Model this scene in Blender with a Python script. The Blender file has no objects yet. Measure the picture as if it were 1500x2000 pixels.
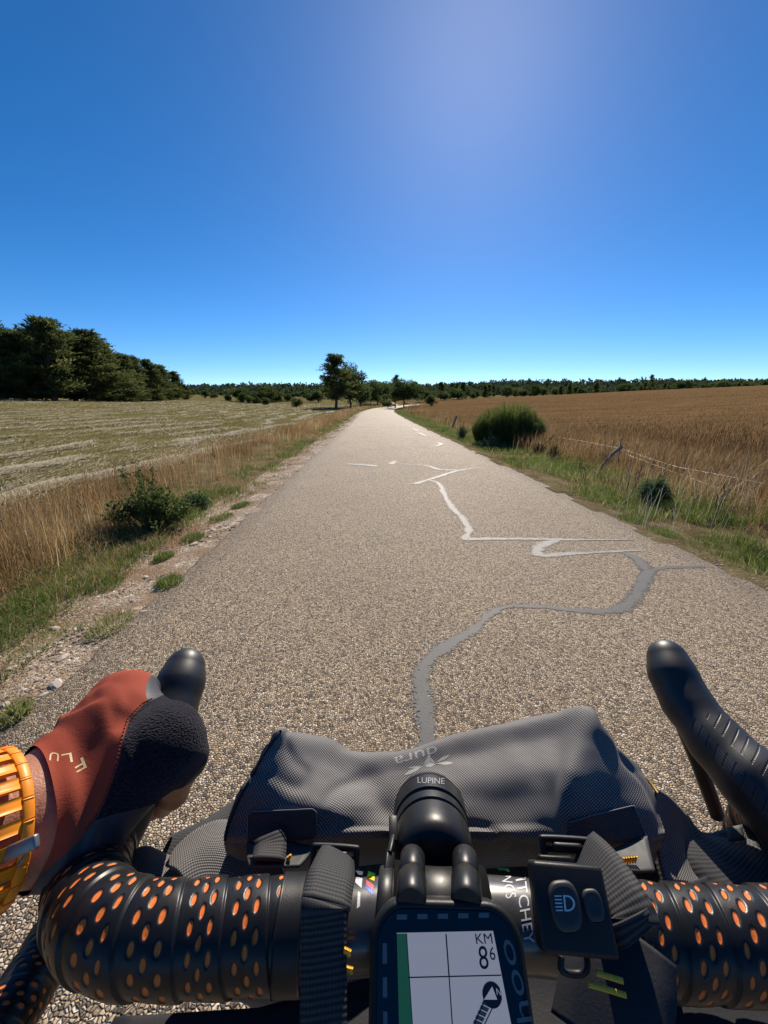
import bpy, bmesh, math, random
import numpy as np
from mathutils import Vector, Matrix
from mathutils.bvhtree import BVHTree

rad = math.radians
scene = bpy.context.scene
col = scene.collection

# ------------------------------------------------------------------ camera
F, CX, CY = 780.0, 750.0, 1000.0          # focal length in pixels of the 1500 x 2000 photograph
EYE = Vector((0.0, 0.0, 1.25))
PITCH, YAW = rad(15.2), rad(1.54)
cam_data = bpy.data.cameras.new("camera")
cam = bpy.data.objects.new("camera", cam_data)
col.objects.link(cam)
cam.location = EYE
cam.rotation_euler = (rad(90) - PITCH, 0, -YAW)
cam_data.sensor_fit = 'VERTICAL'
cam_data.sensor_height = 36.0
cam_data.sensor_width = 27.0
cam_data.lens = 36.0 * F / 2000.0
cam_data.clip_start = 0.02
cam_data.clip_end = 6000.0
scene.camera = cam

# ------------------------------------------------------------------ sky, sun, exposure
SUN_EL, SUN_AZ = rad(36.0), rad(12.0)      # azimuth clockwise from +Y
world = bpy.data.worlds.new("World")
scene.world = world
world.use_nodes = True
wn, wl = world.node_tree.nodes, world.node_tree.links
wn.clear()
w_out = wn.new("ShaderNodeOutputWorld")
w_bg = wn.new("ShaderNodeBackground")
w_sky = wn.new("ShaderNodeTexSky")
w_sky.sky_type = 'NISHITA'
w_sky.sun_disc = False
w_sky.sun_elevation = SUN_EL
w_sky.sun_rotation = SUN_AZ
w_sky.altitude = 2000.0
w_sky.air_density = 0.75
w_sky.dust_density = 0.55
w_sky.ozone_density = 4.0
w_hsv = wn.new("ShaderNodeHueSaturation")
w_hsv.inputs['Hue'].default_value = 0.5
w_hsv.inputs['Saturation'].default_value = 1.28
w_hsv.inputs['Value'].default_value = 1.0
w_bg.inputs['Strength'].default_value = 0.096
wl.new(w_sky.outputs[0], w_hsv.inputs['Color'])
wl.new(w_hsv.outputs[0], w_bg.inputs['Color'])
wl.new(w_bg.outputs[0], w_out.inputs['Surface'])

sun_data = bpy.data.lights.new("sun", 'SUN')
sun_data.energy = 5.0
sun_data.angle = rad(0.53)
sun_data.color = (1.0, 0.89, 0.74)
sun = bpy.data.objects.new("sun", sun_data)
col.objects.link(sun)
sun_dir = Vector((math.sin(SUN_AZ) * math.cos(SUN_EL), math.cos(SUN_AZ) * math.cos(SUN_EL), math.sin(SUN_EL)))
sun.rotation_euler = sun_dir.to_track_quat('Z', 'Y').to_euler()
sun.location = (20, 60, 60)

scene.view_settings.view_transform = 'Standard'
scene.view_settings.look = 'None'
scene.view_settings.exposure = 0.5
scene.view_settings.gamma = 1.0
scene.view_settings.use_curve_mapping = False

# ------------------------------------------------------------------ pixel to point
FH = Vector((math.sin(YAW), math.cos(YAW), 0))
RIGHT = Vector((math.cos(YAW), -math.sin(YAW), 0))
FWD = FH * math.cos(PITCH) + Vector((0, 0, -math.sin(PITCH)))
UP = FH * math.sin(PITCH) + Vector((0, 0, math.cos(PITCH)))

def ray(px, py):
    return FWD + RIGHT * ((px - CX) / F) - UP * ((py - CY) / F)

def CP(px, py, d):
    """point seen at a pixel of the photograph, d metres along the view axis"""
    return EYE + ray(px, py) * d

def G(px, py, z=0.0):
    r = ray(px, py)
    return EYE + r * ((z - EYE.z) / r.z)

def to_px(P):
    P = np.asarray(P, float) - np.array(EYE)
    d = P @ np.array(FWD)
    return CX + F * (P @ np.array(RIGHT)) / d, CY - F * (P @ np.array(UP)) / d, d

# ------------------------------------------------------------------ terrain functions
ROAD_W = 2.085
XC0 = 0.635

def hash2(i, j, seed=0):
    n = (i.astype(np.int64) * 374761393 + j.astype(np.int64) * 668265263 + seed * 1442695041) & 0xffffffff
    n = ((n ^ (n >> 13)) * 1274126177) & 0xffffffff
    n = n ^ (n >> 16)
    return (n & 0xffff) / 65535.0

def vnoise(x, y, seed=0):
    x = np.asarray(x, float); y = np.asarray(y, float)
    i, j = np.floor(x), np.floor(y)
    fx, fy = x - i, y - j
    fx, fy = fx * fx * (3 - 2 * fx), fy * fy * (3 - 2 * fy)
    i, j = i.astype(np.int64), j.astype(np.int64)
    a, b = hash2(i, j, seed), hash2(i + 1, j, seed)
    c, d = hash2(i, j + 1, seed), hash2(i + 1, j + 1, seed)
    return (a * (1 - fx) + b * fx) * (1 - fy) + (c * (1 - fx) + d * fx) * fy

def fbm(x, y, seed=0, octv=4):
    s, a, t = 0, 0.5, 0
    for k in range(octv):
        s = s + a * vnoise(x * 2 ** k, y * 2 ** k, seed + k * 17); t += a; a *= 0.5
    return s / t

def xc(y):
    y = np.asarray(y, float)
    return XC0 + 0.0016 * np.maximum(0, y - 45) ** 2 + 0.000028 * np.maximum(0, y - 70) ** 3

def zr(y):
    y = np.asarray(y, float)
    return 0.0075 * np.maximum(0, y - 30) + 0.017 * np.maximum(0, np.minimum(y, 400) - 105)

def sstep(a, b, x):
    t = np.clip((x - a) / (b - a), 0, 1)
    return t * t * (3 - 2 * t)

def H(x, y):
    """height of the land"""
    x = np.asarray(x, float); y = np.asarray(y, float)
    u = x - np.where(y < 110, xc(np.minimum(y, 110)), xc(110.0))
    rise = np.where(u > 0, 0.047 * np.clip(u - 5, 0, 160), 0.036 * np.clip(-u - 6, 0, 120))
    rise = rise * np.where(u > 0, 1 - 0.55 * sstep(152, 215, y), 1 - 0.5 * sstep(150, 260, y))
    bank = -0.05 * sstep(2.1, 2.6, np.abs(u)) + 0.07 * sstep(3.0, 4.2, np.abs(u))
    bump = 0.5 * (fbm(x / 23.0, y / 23.0, 5, 2) - 0.5) * sstep(6, 30, np.abs(u))
    return zr(y) + rise + bank * (1 - sstep(90, 120, y)) + bump

# ------------------------------------------------------------------ object helpers
def tag(o, label=None, cat=None, group=None, kind=None):
    if label: o['label'] = label
    if cat: o['category'] = cat
    if group: o['group'] = group
    if kind: o['kind'] = kind
    return o

def empty(name, loc, label=None, cat=None, group=None):
    o = bpy.data.objects.new(name, None)
    o.empty_display_size = 0.1
    o.location = loc
    col.objects.link(o)
    return tag(o, label, cat, group)

def np_mesh(name, verts, faces, smooth=True, attrs=None, uv=None):
    """faces: list of int arrays (n,3) / (n,4)"""
    me = bpy.data.meshes.new(name)
    verts = np.ascontiguousarray(np.asarray(verts, np.float32).reshape(-1, 3))
    if isinstance(faces, np.ndarray): faces = [faces]
    faces = [np.asarray(f, np.int32) for f in faces if len(f)]
    me.vertices.add(len(verts)); me.vertices.foreach_set('co', verts.ravel())
    loops = np.concatenate([f.ravel() for f in faces])
    tot = np.concatenate([np.full(len(f), f.shape[1], np.int32) for f in faces])
    start = np.concatenate([[0], np.cumsum(tot)[:-1]]).astype(np.int32)
    me.loops.add(len(loops)); me.loops.foreach_set('vertex_index', loops)
    me.polygons.add(len(tot)); me.polygons.foreach_set('loop_start', start)
    me.polygons.foreach_set('loop_total', tot)
    me.polygons.foreach_set('use_smooth', np.full(len(tot), smooth, bool))
    if attrs:
        for k, v in attrs.items():
            a = me.attributes.new(k, 'FLOAT', 'POINT')
            a.data.foreach_set('value', np.ascontiguousarray(v, np.float32))
    if uv is not None:
        l = me.uv_layers.new(name='UVMap')
        l.data.foreach_set('uv', np.ascontiguousarray(np.asarray(uv, np.float32)[loops].ravel()))
    me.update(calc_edges=True)
    return me

def obj(name, me, mat=None, parent=None, world_verts=True):
    """link a mesh; vertices given in world coordinates are moved into the parent's frame"""
    o = bpy.data.objects.new(name, me)
    col.objects.link(o)
    if mat is not None:
        me.materials.clear(); me.materials.append(mat)
    if parent is not None:
        o.parent = parent
        if world_verts:
            p = parent.location if parent.parent is None else parent.location + parent.parent.location
            me.transform(Matrix.Translation(-Vector(p)))
    return o

def mobj(name, verts, faces, mat, parent=None, smooth=True, attrs=None, uv=None):
    return obj(name, np_mesh(name, verts, faces, smooth, attrs, uv), mat, parent)

def dup(root, loc, rotz, scale, label, group):
    r = root.copy(); col.objects.link(r)
    r.location = loc; r.rotation_euler = (0, 0, rotz); r.scale = scale
    r['label'] = label; r['group'] = group
    for ch in root.children:
        c = ch.copy(); col.objects.link(c); c.parent = r
    return r

class MB:
    """collects pieces of ONE mesh"""
    def __init__(s): s.v = []; s.f3 = []; s.f4 = []; s.n = 0; s.at = []
    def add(s, v, f, at=None):
        v = np.asarray(v, float).reshape(-1, 3)
        f = np.asarray(f, int)
        (s.f3 if f.shape[1] == 3 else s.f4).append(f + s.n)
        s.v.append(v); s.n += len(v)
        s.at.append(np.full(len(v), 0.5) if at is None else np.broadcast_to(np.asarray(at, float), (len(v),)))
    def mesh(s, name, smooth=True, attr=None):
        faces = []
        if s.f3: faces.append(np.concatenate(s.f3))
        if s.f4: faces.append(np.concatenate(s.f4))
        return np_mesh(name, np.concatenate(s.v), faces, smooth, {attr: np.concatenate(s.at)} if attr else None)
    def build(s, name, mat, parent=None, smooth=True, attr=None, world_verts=True, sharp=None):
        me = s.mesh(name, smooth, attr)
        if sharp: me.set_sharp_from_angle(angle=rad(sharp))
        return obj(name, me, mat, parent, world_verts)

def grid_faces(nu, nv, wrap_u=False, wrap_v=False):
    iu = np.arange(nu if wrap_u else nu - 1); iv = np.arange(nv if wrap_v else nv - 1)
    a, b = np.meshgrid(iu, iv, indexing='ij')
    a2, b2 = (a + 1) % nu, (b + 1) % nv
    return np.stack([a * nv + b, a2 * nv + b, a2 * nv + b2, a * nv + b2], -1).reshape(-1, 4)

def frames(P):
    P = np.asarray(P, float); n = len(P)
    T = np.gradient(P, axis=0); T /= np.linalg.norm(T, axis=1, keepdims=True) + 1e-12
    ref = np.array([0, 0, 1.0]) if abs(T[0][2]) < 0.9 else np.array([1.0, 0, 0])
    N = np.zeros_like(P)
    v = ref - T[0] * (ref @ T[0]); N[0] = v / np.linalg.norm(v)
    for i in range(1, n):
        v = N[i - 1] - T[i] * (N[i - 1] @ T[i]); N[i] = v / np.linalg.norm(v)
    return T, N, np.cross(T, N)

def tube(P, R, k=8, caps=True):
    P = np.asarray(P, float); n = len(P)
    R = np.broadcast_to(np.asarray(R, float), (n,))
    T, N, B = frames(P)
    a = np.arange(k) / k * 2 * np.pi
    V = P[:, None] + R[:, None, None] * (np.cos(a)[None, :, None] * N[:, None] + np.sin(a)[None, :, None] * B[:, None])
    V = V.reshape(-1, 3); Fq = grid_faces(n, k, False, True)
    if caps:
        V = np.concatenate([V, P[:1], P[-1:]])
        i = np.arange(k); j = (i + 1) % k
        c0, c1 = n * k, n * k + 1
        tri = np.concatenate([np.stack([j, i, np.full(k, c0)], -1), np.stack([(n - 1) * k + i, (n - 1) * k + j, np.full(k, c1)], -1)])
        return V, Fq, tri
    return V, Fq, np.zeros((0, 3), int)

def add_tube(mb, P, R, k=8, caps=True, at=None):
    V, Q, T = tube(P, R, k, caps)
    n0 = mb.n
    mb.add(V, Q, at)
    if len(T): mb.f3.append(T + n0)

def catmull(P, m):
    P = np.asarray(P, float); n = len(P)
    E = np.concatenate([[2 * P[0] - P[1]], P, [2 * P[-1] - P[-2]]])
    out = []
    for i in range(n - 1):
        t = np.linspace(0, 1, m, endpoint=False)[:, None]
        a, b, c, d = E[i], E[i + 1], E[i + 2], E[i + 3]
        out.append(0.5 * (2 * b + (c - a) * t + (2 * a - 5 * b + 4 * c - d) * t * t + (3 * b - a - 3 * c + d) * t ** 3))
    return np.concatenate(out + [P[-1:]])

def bevel_box(c, ax, ay, az, hx, hy, hz, bev, seg=3):
    """rounded box, returns verts, faces(list)"""
    bm = bmesh.new()
    bmesh.ops.create_cube(bm, size=2.0)
    M = Matrix((tuple(ax), tuple(ay), tuple(az))).transposed()
    for v in bm.verts: v.co = Vector((v.co.x * hx, v.co.y * hy, v.co.z * hz))
    bmesh.ops.bevel(bm, geom=list(bm.edges), offset=bev, segments=seg, profile=0.5, affect='EDGES')
    for v in bm.verts: v.co = Vector(c) + M @ v.co
    bmesh.ops.triangulate(bm, faces=list(bm.faces))
    bm.verts.index_update()
    V = np.array([v.co[:] for v in bm.verts]); Fc = np.array([[v.index for v in f.verts] for f in bm.faces])
    bm.free()
    return V, Fc

def axes_from(x, zhint):
    x = Vector(x).normalized(); z = Vector(zhint); z = (z - x * z.dot(x)).normalized()
    return x, z.cross(x), z

# ------------------------------------------------------------------ materials
class NT:
    def __init__(s, name):
        s.m = bpy.data.materials.new(name); s.m.use_nodes = True
        s.t = s.m.node_tree; s.t.nodes.clear()
        s.out = s.n('ShaderNodeOutputMaterial')
    def n(s, typ, **kw):
        x = s.t.nodes.new(typ)
        for k, v in kw.items(): setattr(x, k, v)
        return x
    def set(s, node, **kw):
        for k, v in kw.items(): s.inp(node.inputs[k.replace('_', ' ')], v)
        return node
    def inp(s, sock, v):
        if hasattr(v, 'is_output'): s.t.links.new(v, sock)
        elif v is not None:
            if isinstance(v, (tuple, list)) and len(v) == 3 and sock.type == 'RGBA': v = (*v, 1.0)
            sock.default_value = v
    def math(s, op, a, b=None, c=None, clamp=False):
        x = s.n('ShaderNodeMath', operation=op, use_clamp=clamp)
        s.inp(x.inputs[0], a)
        if b is not None: s.inp(x.inputs[1], b)
        if c is not None: s.inp(x.inputs[2], c)
        return x.outputs[0]
    def mix(s, fac, a, b, mode='MIX'):
        x = s.n('ShaderNodeMix', data_type='RGBA', blend_type=mode)
        s.inp(x.inputs[0], fac); s.inp(x.inputs[6], a); s.inp(x.inputs[7], b)
        return x.outputs[2]
    def ramp(s, fac, stops, interp='LINEAR'):
        x = s.n('ShaderNodeValToRGB'); x.color_ramp.interpolation = interp
        e = x.color_ramp.elements
        while len(e) < len(stops): e.new(0.5)
        for el, (p, c) in zip(e, stops):
            el.position = p; el.color = (*c, 1.0) if len(c) == 3 else c
        s.inp(x.inputs[0], fac); return x.outputs[0]
    def obj_co(s):
        return s.n('ShaderNodeTexCoord').outputs['Object']
    def geo_co(s):
        return s.n('ShaderNodeNewGeometry').outputs['Position']
    def noise(s, scale, detail=3, rough=0.55, co=None, dist=0.0):
        x = s.n('ShaderNodeTexNoise'); s.set(x, Scale=scale, Detail=detail, Roughness=rough, Distortion=dist)
        s.inp(x.inputs['Vector'], co if co is not None else s.obj_co())
        return x.outputs['Fac']
    def vor(s, scale, feature='F1', co=None, rnd=1.0, dim='3D'):
        x = s.n('ShaderNodeTexVoronoi', feature=feature, voronoi_dimensions=dim)
        s.set(x, Scale=scale, Randomness=rnd)
        s.inp(x.inputs['Vector'], co if co is not None else s.obj_co())
        return x
    def mapping(s, co, scale=(1, 1, 1), rot=(0, 0, 0)):
        x = s.n('ShaderNodeMapping'); s.inp(x.inputs['Vector'], co)
        x.inputs['Scale'].default_value = scale; x.inputs['Rotation'].default_value = rot
        return x.outputs[0]
    def attr(s, name):
        return s.n('ShaderNodeAttribute', attribute_name=name).outputs['Fac']
    def bump(s, h, strength=0.5, dist=0.001, normal=None):
        x = s.n('ShaderNodeBump'); s.set(x, Strength=strength, Distance=dist)
        s.inp(x.inputs['Height'], h)
        if normal is not None: s.inp(x.inputs['Normal'], normal)
        return x.outputs[0]
    def bsdf(s, color, rough=0.6, spec=0.5, metal=0.0, normal=None, sheen=0.0, coat=0.0, sss=0.0):
        b = s.n('ShaderNodeBsdfPrincipled')
        s.inp(b.inputs['Base Color'], color); s.inp(b.inputs['Roughness'], rough)
        s.inp(b.inputs['Specular IOR Level'], spec); s.inp(b.inputs['Metallic'], metal)
        b.inputs['Sheen Weight'].default_value = sheen
        b.inputs['Coat Weight'].default_value = coat; b.inputs['Coat Roughness'].default_value = 0.15
        if sss:
            b.inputs['Subsurface Weight'].default_value = sss
            b.inputs['Subsurface Radius'].default_value = (0.008, 0.003, 0.0015)
            b.inputs['Subsurface Scale'].default_value = 1.0
        if normal is not None: s.inp(b.inputs['Normal'], normal)
        return b.outputs[0]
    def done(s, sh):
        s.t.links.new(sh, s.out.inputs['Surface']); return s.m

def simple(name, c, rough=0.6, c2=None, nscale=40.0, spec=0.5, metal=0.0, bump=0.0, bscale=None, bdist=0.001, coat=0.0, sheen=0.0):
    t = NT(name)
    c2 = c2 if c2 is not None else tuple(x * 0.75 for x in c)
    color = t.mix(t.noise(nscale), c, c2)
    nrm = t.bump(t.noise(bscale or nscale * 4, 4), bump, bdist) if bump else None
    r = t.math('ADD', t.math('MULTIPLY', t.noise(nscale * 1.7), 0.18), rough - 0.09)
    return t.done(t.bsdf(color, r, spec, metal, nrm, sheen, coat))

def leafy(name, stops, trans=0.35, rough=0.6, spec=0.3):
    """leaves and blades: colour from each leaf's own tint, some light shining through"""
    spec *= 0.35; rough = min(1.0, rough + 0.15)
    t = NT(name)
    c = t.ramp(t.attr('tint'), stops)
    a = t.bsdf(c, rough, spec)
    tr = t.n('ShaderNodeBsdfTranslucent'); t.inp(tr.inputs['Color'], c)
    m = t.n('ShaderNodeMixShader'); m.inputs[0].default_value = trans
    t.t.links.new(a, m.inputs[1]); t.t.links.new(tr.outputs[0], m.inputs[2])
    return t.done(m.outputs[0])
# ================================================================== THE LAND
rng = np.random.default_rng(7)

def soil_mat(name, stops, scale=1.2, fine=60.0, bump=0.6, streak=None):
    t = NT(name)
    co = t.obj_co()
    big = t.noise(scale, 4, 0.6, co)
    if streak:
        big = t.math('ADD', t.math('MULTIPLY', big, 0.4), t.math('MULTIPLY', t.noise(1.0, 5, 0.65, t.mapping(co, streak)), 0.6))
    f = t.math('ADD', t.math('MULTIPLY', big, 0.6), t.math('MULTIPLY', t.noise(fine, 4, 0.7, co), 0.4))
    c = t.ramp(f, stops)
    nrm = t.bump(t.noise(fine * 0.6, 5, 0.7, co), bump, 0.03)
    return t.done(t.bsdf(c, 1.0, 0.0, normal=nrm))

m_ground = soil_mat("ground_soil", [(0.3, (.09, .07, .035)), (0.5, (.15, .12, .055)), (0.7, (.22, .17, .09))], 0.05, 8.0)
m_hay_ground = soil_mat("mown_stubble", [(0.3, (.068, .062, .023)), (0.46, (.13, .116, .048)), (0.58, (.20, .168, .078)), (0.72, (.36, .30, .17))], 0.8, 26.0, 0.9, (2.2, 0.16, 1))
m_gold_ground = soil_mat("golden_grass_ground", [(0.33, (.085, .049, .023)), (0.48, (.145, .090, .043)), (0.58, (.195, .126, .063)), (0.7, (.28, .19, .10))], 0.5, 18.0, 0.9, (0.08, 0.8, 1))
m_verge = soil_mat("verge_soil", [(0.3, (.07, .058, .03)), (0.5, (.15, .122, .066)), (0.65, (.25, .205, .12))], 3.0, 50.0, 0.8)
m_hill = soil_mat("hill_ground", [(0.3, (.012, .02, .009)), (0.7, (.03, .04, .016))], 0.02, 0.5)

# gravel shoulder: pale limestone chips in brown earth
t = NT("gravel_shoulder")
co = t.obj_co()
v = t.vor(48.0, 'F1', co, dim='2D'); v2 = t.vor(120.0, 'F1', co, dim='2D')
stone = t.ramp(t.n('ShaderNodeSeparateColor').outputs[0], [(0, (.2, .13, .08)), (1, (.2, .13, .08))])
sc_ = t.n('ShaderNodeSeparateColor'); t.inp(sc_.inputs[0], v.outputs['Color'])
sc2 = t.n('ShaderNodeSeparateColor'); t.inp(sc2.inputs[0], v2.outputs['Color'])
stone = t.ramp(sc_.outputs[0], [(0.0, (.21, .155, .10)), (0.45, (.34, .265, .18)), (0.75, (.47, .39, .29)), (1.0, (.66, .59, .49))])
chips = t.ramp(sc2.outputs[1], [(0.0, (.15, .105, .065)), (0.6, (.31, .235, .155)), (1.0, (.55, .47, .37))])
base = t.mix(t.math('GREATER_THAN', t.noise(9.0, 3, 0.6, co), 0.5), chips, stone)
earth = t.ramp(t.noise(70.0, 4, 0.7, co), [(0.3, (.17, .105, .06)), (0.7, (.30, .20, .12))])
msk = t.ramp(t.noise(2.2, 4, 0.6, co), [(0.44, (0, 0, 0)), (0.58, (1, 1, 1))])
cc = t.mix(msk, base, earth)
hgt = t.math('SUBTRACT', 1.0, t.math('ADD', t.math('MULTIPLY', v.outputs['Distance'], 0.6), t.math('MULTIPLY', v2.outputs['Distance'], 0.4)))
m_gravel = t.done(t.bsdf(cc, 0.85, 0.25, normal=t.bump(hgt, 0.9, 0.012)))

# chip-sealed road: stone chips of every tan in dark binder
t = NT("chip_seal_road")
co = t.obj_co()
warp = t.n('ShaderNodeTexNoise'); t.set(warp, Scale=55.0, Detail=2.0); t.inp(warp.inputs['Vector'], co)
wco = t.n('ShaderNodeMix', data_type='VECTOR'); t.inp(wco.inputs[0], 0.012); t.inp(wco.inputs[4], co); t.inp(wco.inputs[5], warp.outputs['Color'])
va = t.vor(112.0, 'F1', wco.outputs[1], dim='2D'); ve = t.vor(112.0, 'DISTANCE_TO_EDGE', wco.outputs[1], dim='2D')
sc_ = t.n('ShaderNodeSeparateColor'); t.inp(sc_.inputs[0], va.outputs['Color'])
stone = t.ramp(sc_.outputs[0], [(0.0, (.11, .078, .047)), (0.25, (.29, .21, .125)), (0.55, (.48, .355, .222)), (0.85, (.62, .49, .335)), (1.0, (.80, .70, .55))])
wear = t.noise(1.1, 4, 0.6, t.mapping(co, (1, 0.07, 1)))
stone = t.mix(t.math('MULTIPLY', wear, 0.35), stone, (.50, .39, .27))
blot = t.ramp(t.noise(0.7, 5, 0.65, co), [(0.35, (0, 0, 0)), (0.7, (1, 1, 1))])
stone = t.mix(t.math('MULTIPLY', blot, 0.30), stone, (.21, .165, .125))
lat = t.attr('lat')                                     # 0 in the middle, 1 at the ragged edge
edge = t.ramp(t.math('ADD', lat, t.math('MULTIPLY', t.math('SUBTRACT', t.noise(6.0, 4, 0.6, co), 0.5), 0.12)),
              [(0.88, (0, 0, 0)), (0.97, (1, 1, 1))])
stone = t.mix(t.math('MULTIPLY', edge, 0.32), stone, (.085, .075, .068))
gap = t.ramp(ve.outputs['Distance'], [(0.03, (0, 0, 0)), (0.2, (1, 1, 1))])
missing = t.math('GREATER_THAN', sc_.outputs[1], 0.86)
gap = t.math('MULTIPLY', gap, t.math('SUBTRACT', 1.0, t.math('MULTIPLY', missing, 0.85)))
c = t.mix(gap, (.055, .045, .036), stone)
hgt = t.math('MULTIPLY', t.ramp(ve.outputs['Distance'], [(0.0, (0, 0, 0)), (0.3, (1, 1, 1))]), t.math('ADD', 0.55, t.math('MULTIPLY', sc_.outputs[2], 0.6)))
nrm = t.bump(hgt, 0.7, 0.005)
m_road = t.done(t.bsdf(c, 0.72, 0.22, normal=nrm))

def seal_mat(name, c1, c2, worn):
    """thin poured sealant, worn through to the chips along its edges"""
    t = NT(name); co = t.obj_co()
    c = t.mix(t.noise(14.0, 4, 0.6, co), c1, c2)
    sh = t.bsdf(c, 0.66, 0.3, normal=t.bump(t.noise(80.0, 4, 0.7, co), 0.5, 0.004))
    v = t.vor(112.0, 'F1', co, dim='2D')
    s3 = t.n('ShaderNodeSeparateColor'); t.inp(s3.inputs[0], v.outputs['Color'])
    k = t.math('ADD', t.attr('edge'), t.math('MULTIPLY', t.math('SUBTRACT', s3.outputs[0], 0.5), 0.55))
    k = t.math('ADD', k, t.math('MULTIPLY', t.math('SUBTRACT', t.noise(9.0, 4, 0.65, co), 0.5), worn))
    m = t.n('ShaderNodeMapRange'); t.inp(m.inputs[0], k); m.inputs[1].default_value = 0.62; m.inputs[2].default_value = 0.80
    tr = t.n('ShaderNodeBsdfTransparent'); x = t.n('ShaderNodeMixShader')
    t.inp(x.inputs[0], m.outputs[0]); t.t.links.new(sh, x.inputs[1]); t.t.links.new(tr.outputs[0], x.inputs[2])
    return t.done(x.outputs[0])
m_seal_dark = seal_mat("crack_sealant", (.055, .055, .057), (.10, .10, .098), 1.5)
m_seal_pale = seal_mat("worn_glare_pale_sealant", (.15, .143, .135), (.32, .30, .27), 1.7)  # farther lines: grazing sun glare put into the paler colour

# ---------------------------------------------------------------- ground sheet (reaches the horizon)
def axis_vals(near, far, n):
    a = np.sinh(np.linspace(0, np.arcsinh(far / near), n)) * near
    return a
gx = axis_vals(3.0, 3500.0, 70); gx = np.concatenate([-gx[:0:-1], gx])
gy = np.concatenate([-axis_vals(3.0, 250.0, 16)[:0:-1], axis_vals(3.0, 4500.0, 110)])
X, Y = np.meshgrid(gx, gy, indexing='ij')
Zg = H(X, Y) - 0.10 - 0.25 * sstep(10, 40, np.hypot(X, Y))
tag(mobj("ground", np.stack([X, Y, Zg], -1).reshape(-1, 3), grid_faces(len(gx), len(gy)), m_ground), kind='structure')

def sheet(name, U, Yv, mat, zoff=0.0, jitter=None, xcap=110.0, attrs=None, mound=0.0):
    Ug, Yg = np.meshgrid(U, Yv, indexing='ij')
    if jitter is not None: Ug = Ug + jitter(Ug, Yg)
    Xg = xc(np.minimum(Yg, xcap)) + Ug
    Zs = H(Xg, Yg) + zoff
    if mound: Zs = Zs + mound * (fbm(Xg * 3.0, Yg * 3.0, 3, 3) - 0.5)
    a = attrs(Ug, Yg) if attrs else None
    o = mobj(name, np.stack([Xg, Yg, Zs], -1).reshape(-1, 3), grid_faces(len(U), len(Yv)), mat, attrs=a)
    return tag(o, kind='structure')

Yv = np.concatenate([np.linspace(-5, 8, 130), np.geomspace(8.1, 165, 150)])
# road slab with ragged edges that turn down to the shoulder
def ragged(U, Yg):
    s = np.sign(U)
    e = 0.07 * (fbm(Yg * 2.3, Yg * 0 + s, 11, 4) - 0.5) + 0.04 * (vnoise(Yg * 9.0, s * 3.0, 12) - 0.5)
    return np.where(np.abs(U) > ROAD_W - 0.15, e, 0.0)
Ur = np.concatenate([[-ROAD_W - 0.05, -ROAD_W], np.linspace(-ROAD_W + 0.03, ROAD_W - 0.03, 15), [ROAD_W, ROAD_W + 0.05]])
Yr = np.concatenate([np.linspace(-5, 8, 160), np.geomspace(8.1, 128, 150)])
Ug, Yg = np.meshgrid(Ur, Yr, indexing='ij')
Uj = Ug + ragged(Ug, Yg)
Xg = xc(Yg) + Uj
slope = np.gradient(xc(Yr), Yr)[None, :]
Zs = zr(Yg) + 0.012 * (1 - (Ug / ROAD_W) ** 2) + 0.004
Zs = np.where(np.abs(Ug) > ROAD_W + 0.01, Zs - 0.14, Zs)
road = mobj("road", np.stack([Xg, Yg - slope * Uj, Zs], -1).reshape(-1, 3), grid_faces(len(Ur), len(Yr)), m_road,
            attrs={'lat': (np.abs(Ug) / ROAD_W).ravel()})
tag(road, kind='structure')
def road_z(x, y):
    u = x - xc(y)
    return zr(y) + 0.012 * (1 - (u / ROAD_W) ** 2) + 0.004

sheet("gravel_shoulder", np.linspace(-2.75, -2.0, 16), Yv, m_gravel, 0.0, mound=0.02)
sheet("left_verge", np.linspace(-5.0, -2.75, 30), Yv, m_verge, 0.0, mound=0.05)
sheet("right_verge", np.linspace(2.0, 4.3, 34), Yv, m_verge, 0.0, mound=0.05)
sheet("mown_field", -np.geomspace(5.0, 140, 70)[::-1], Yv, m_hay_ground, 0.0, mound=0.03)
sheet("golden_grass_field", np.geomspace(4.3, 190, 80), Yv, m_gold_ground, 0.0, mound=0.03)

# sealed cracks on the road
def ribbon(name, pts, widths, mat, z=0.004, parent=None):
    P = np.array([G(px, py)[:] for px, py in pts])
    m = 24
    Pc = catmull(P, m)
    w = np.interp(np.linspace(0, 1, len(Pc)), np.linspace(0, 1, len(widths)), widths)
    s = np.concatenate([[0], np.cumsum(np.linalg.norm(np.diff(Pc, axis=0), axis=1))])
    T = np.gradient(Pc[:, :2], axis=0); T /= np.linalg.norm(T, axis=1, keepdims=True) + 1e-9
    N = np.stack([-T[:, 1], T[:, 0]], -1)
    w = w * 1.12
    j1 = 1 + 0.36 * (fbm(s * 22, s * 0 + 1.0, 21, 3) - 0.5) * 2
    j2 = 1 + 0.36 * (fbm(s * 22, s * 0 + 7.0, 22, 3) - 0.5) * 2
    L = Pc[:, :2] + N * (w * 0.5 * j1)[:, None]; Rr = Pc[:, :2] - N * (w * 0.5 * j2)[:, None]
    V = np.concatenate([L, Pc[:, :2], Rr]); n = len(Pc)
    Z = road_z(V[:, 0], V[:, 1]) + z
    Z[n:2 * n] += 0.0005
    V = np.column_stack([V, Z])
    i = np.arange(n - 1)
    Q = np.concatenate([np.stack([i + n * k, i + 1 + n * k, i + 1 + n * (k + 1), i + n * (k + 1)], -1)[:, ::-1] for k in (0, 1)])
    o = mobj(name, V, Q, mat, parent, attrs={'edge': np.repeat([1.0, 0.0, 1.0], n)})
    return o
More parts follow.
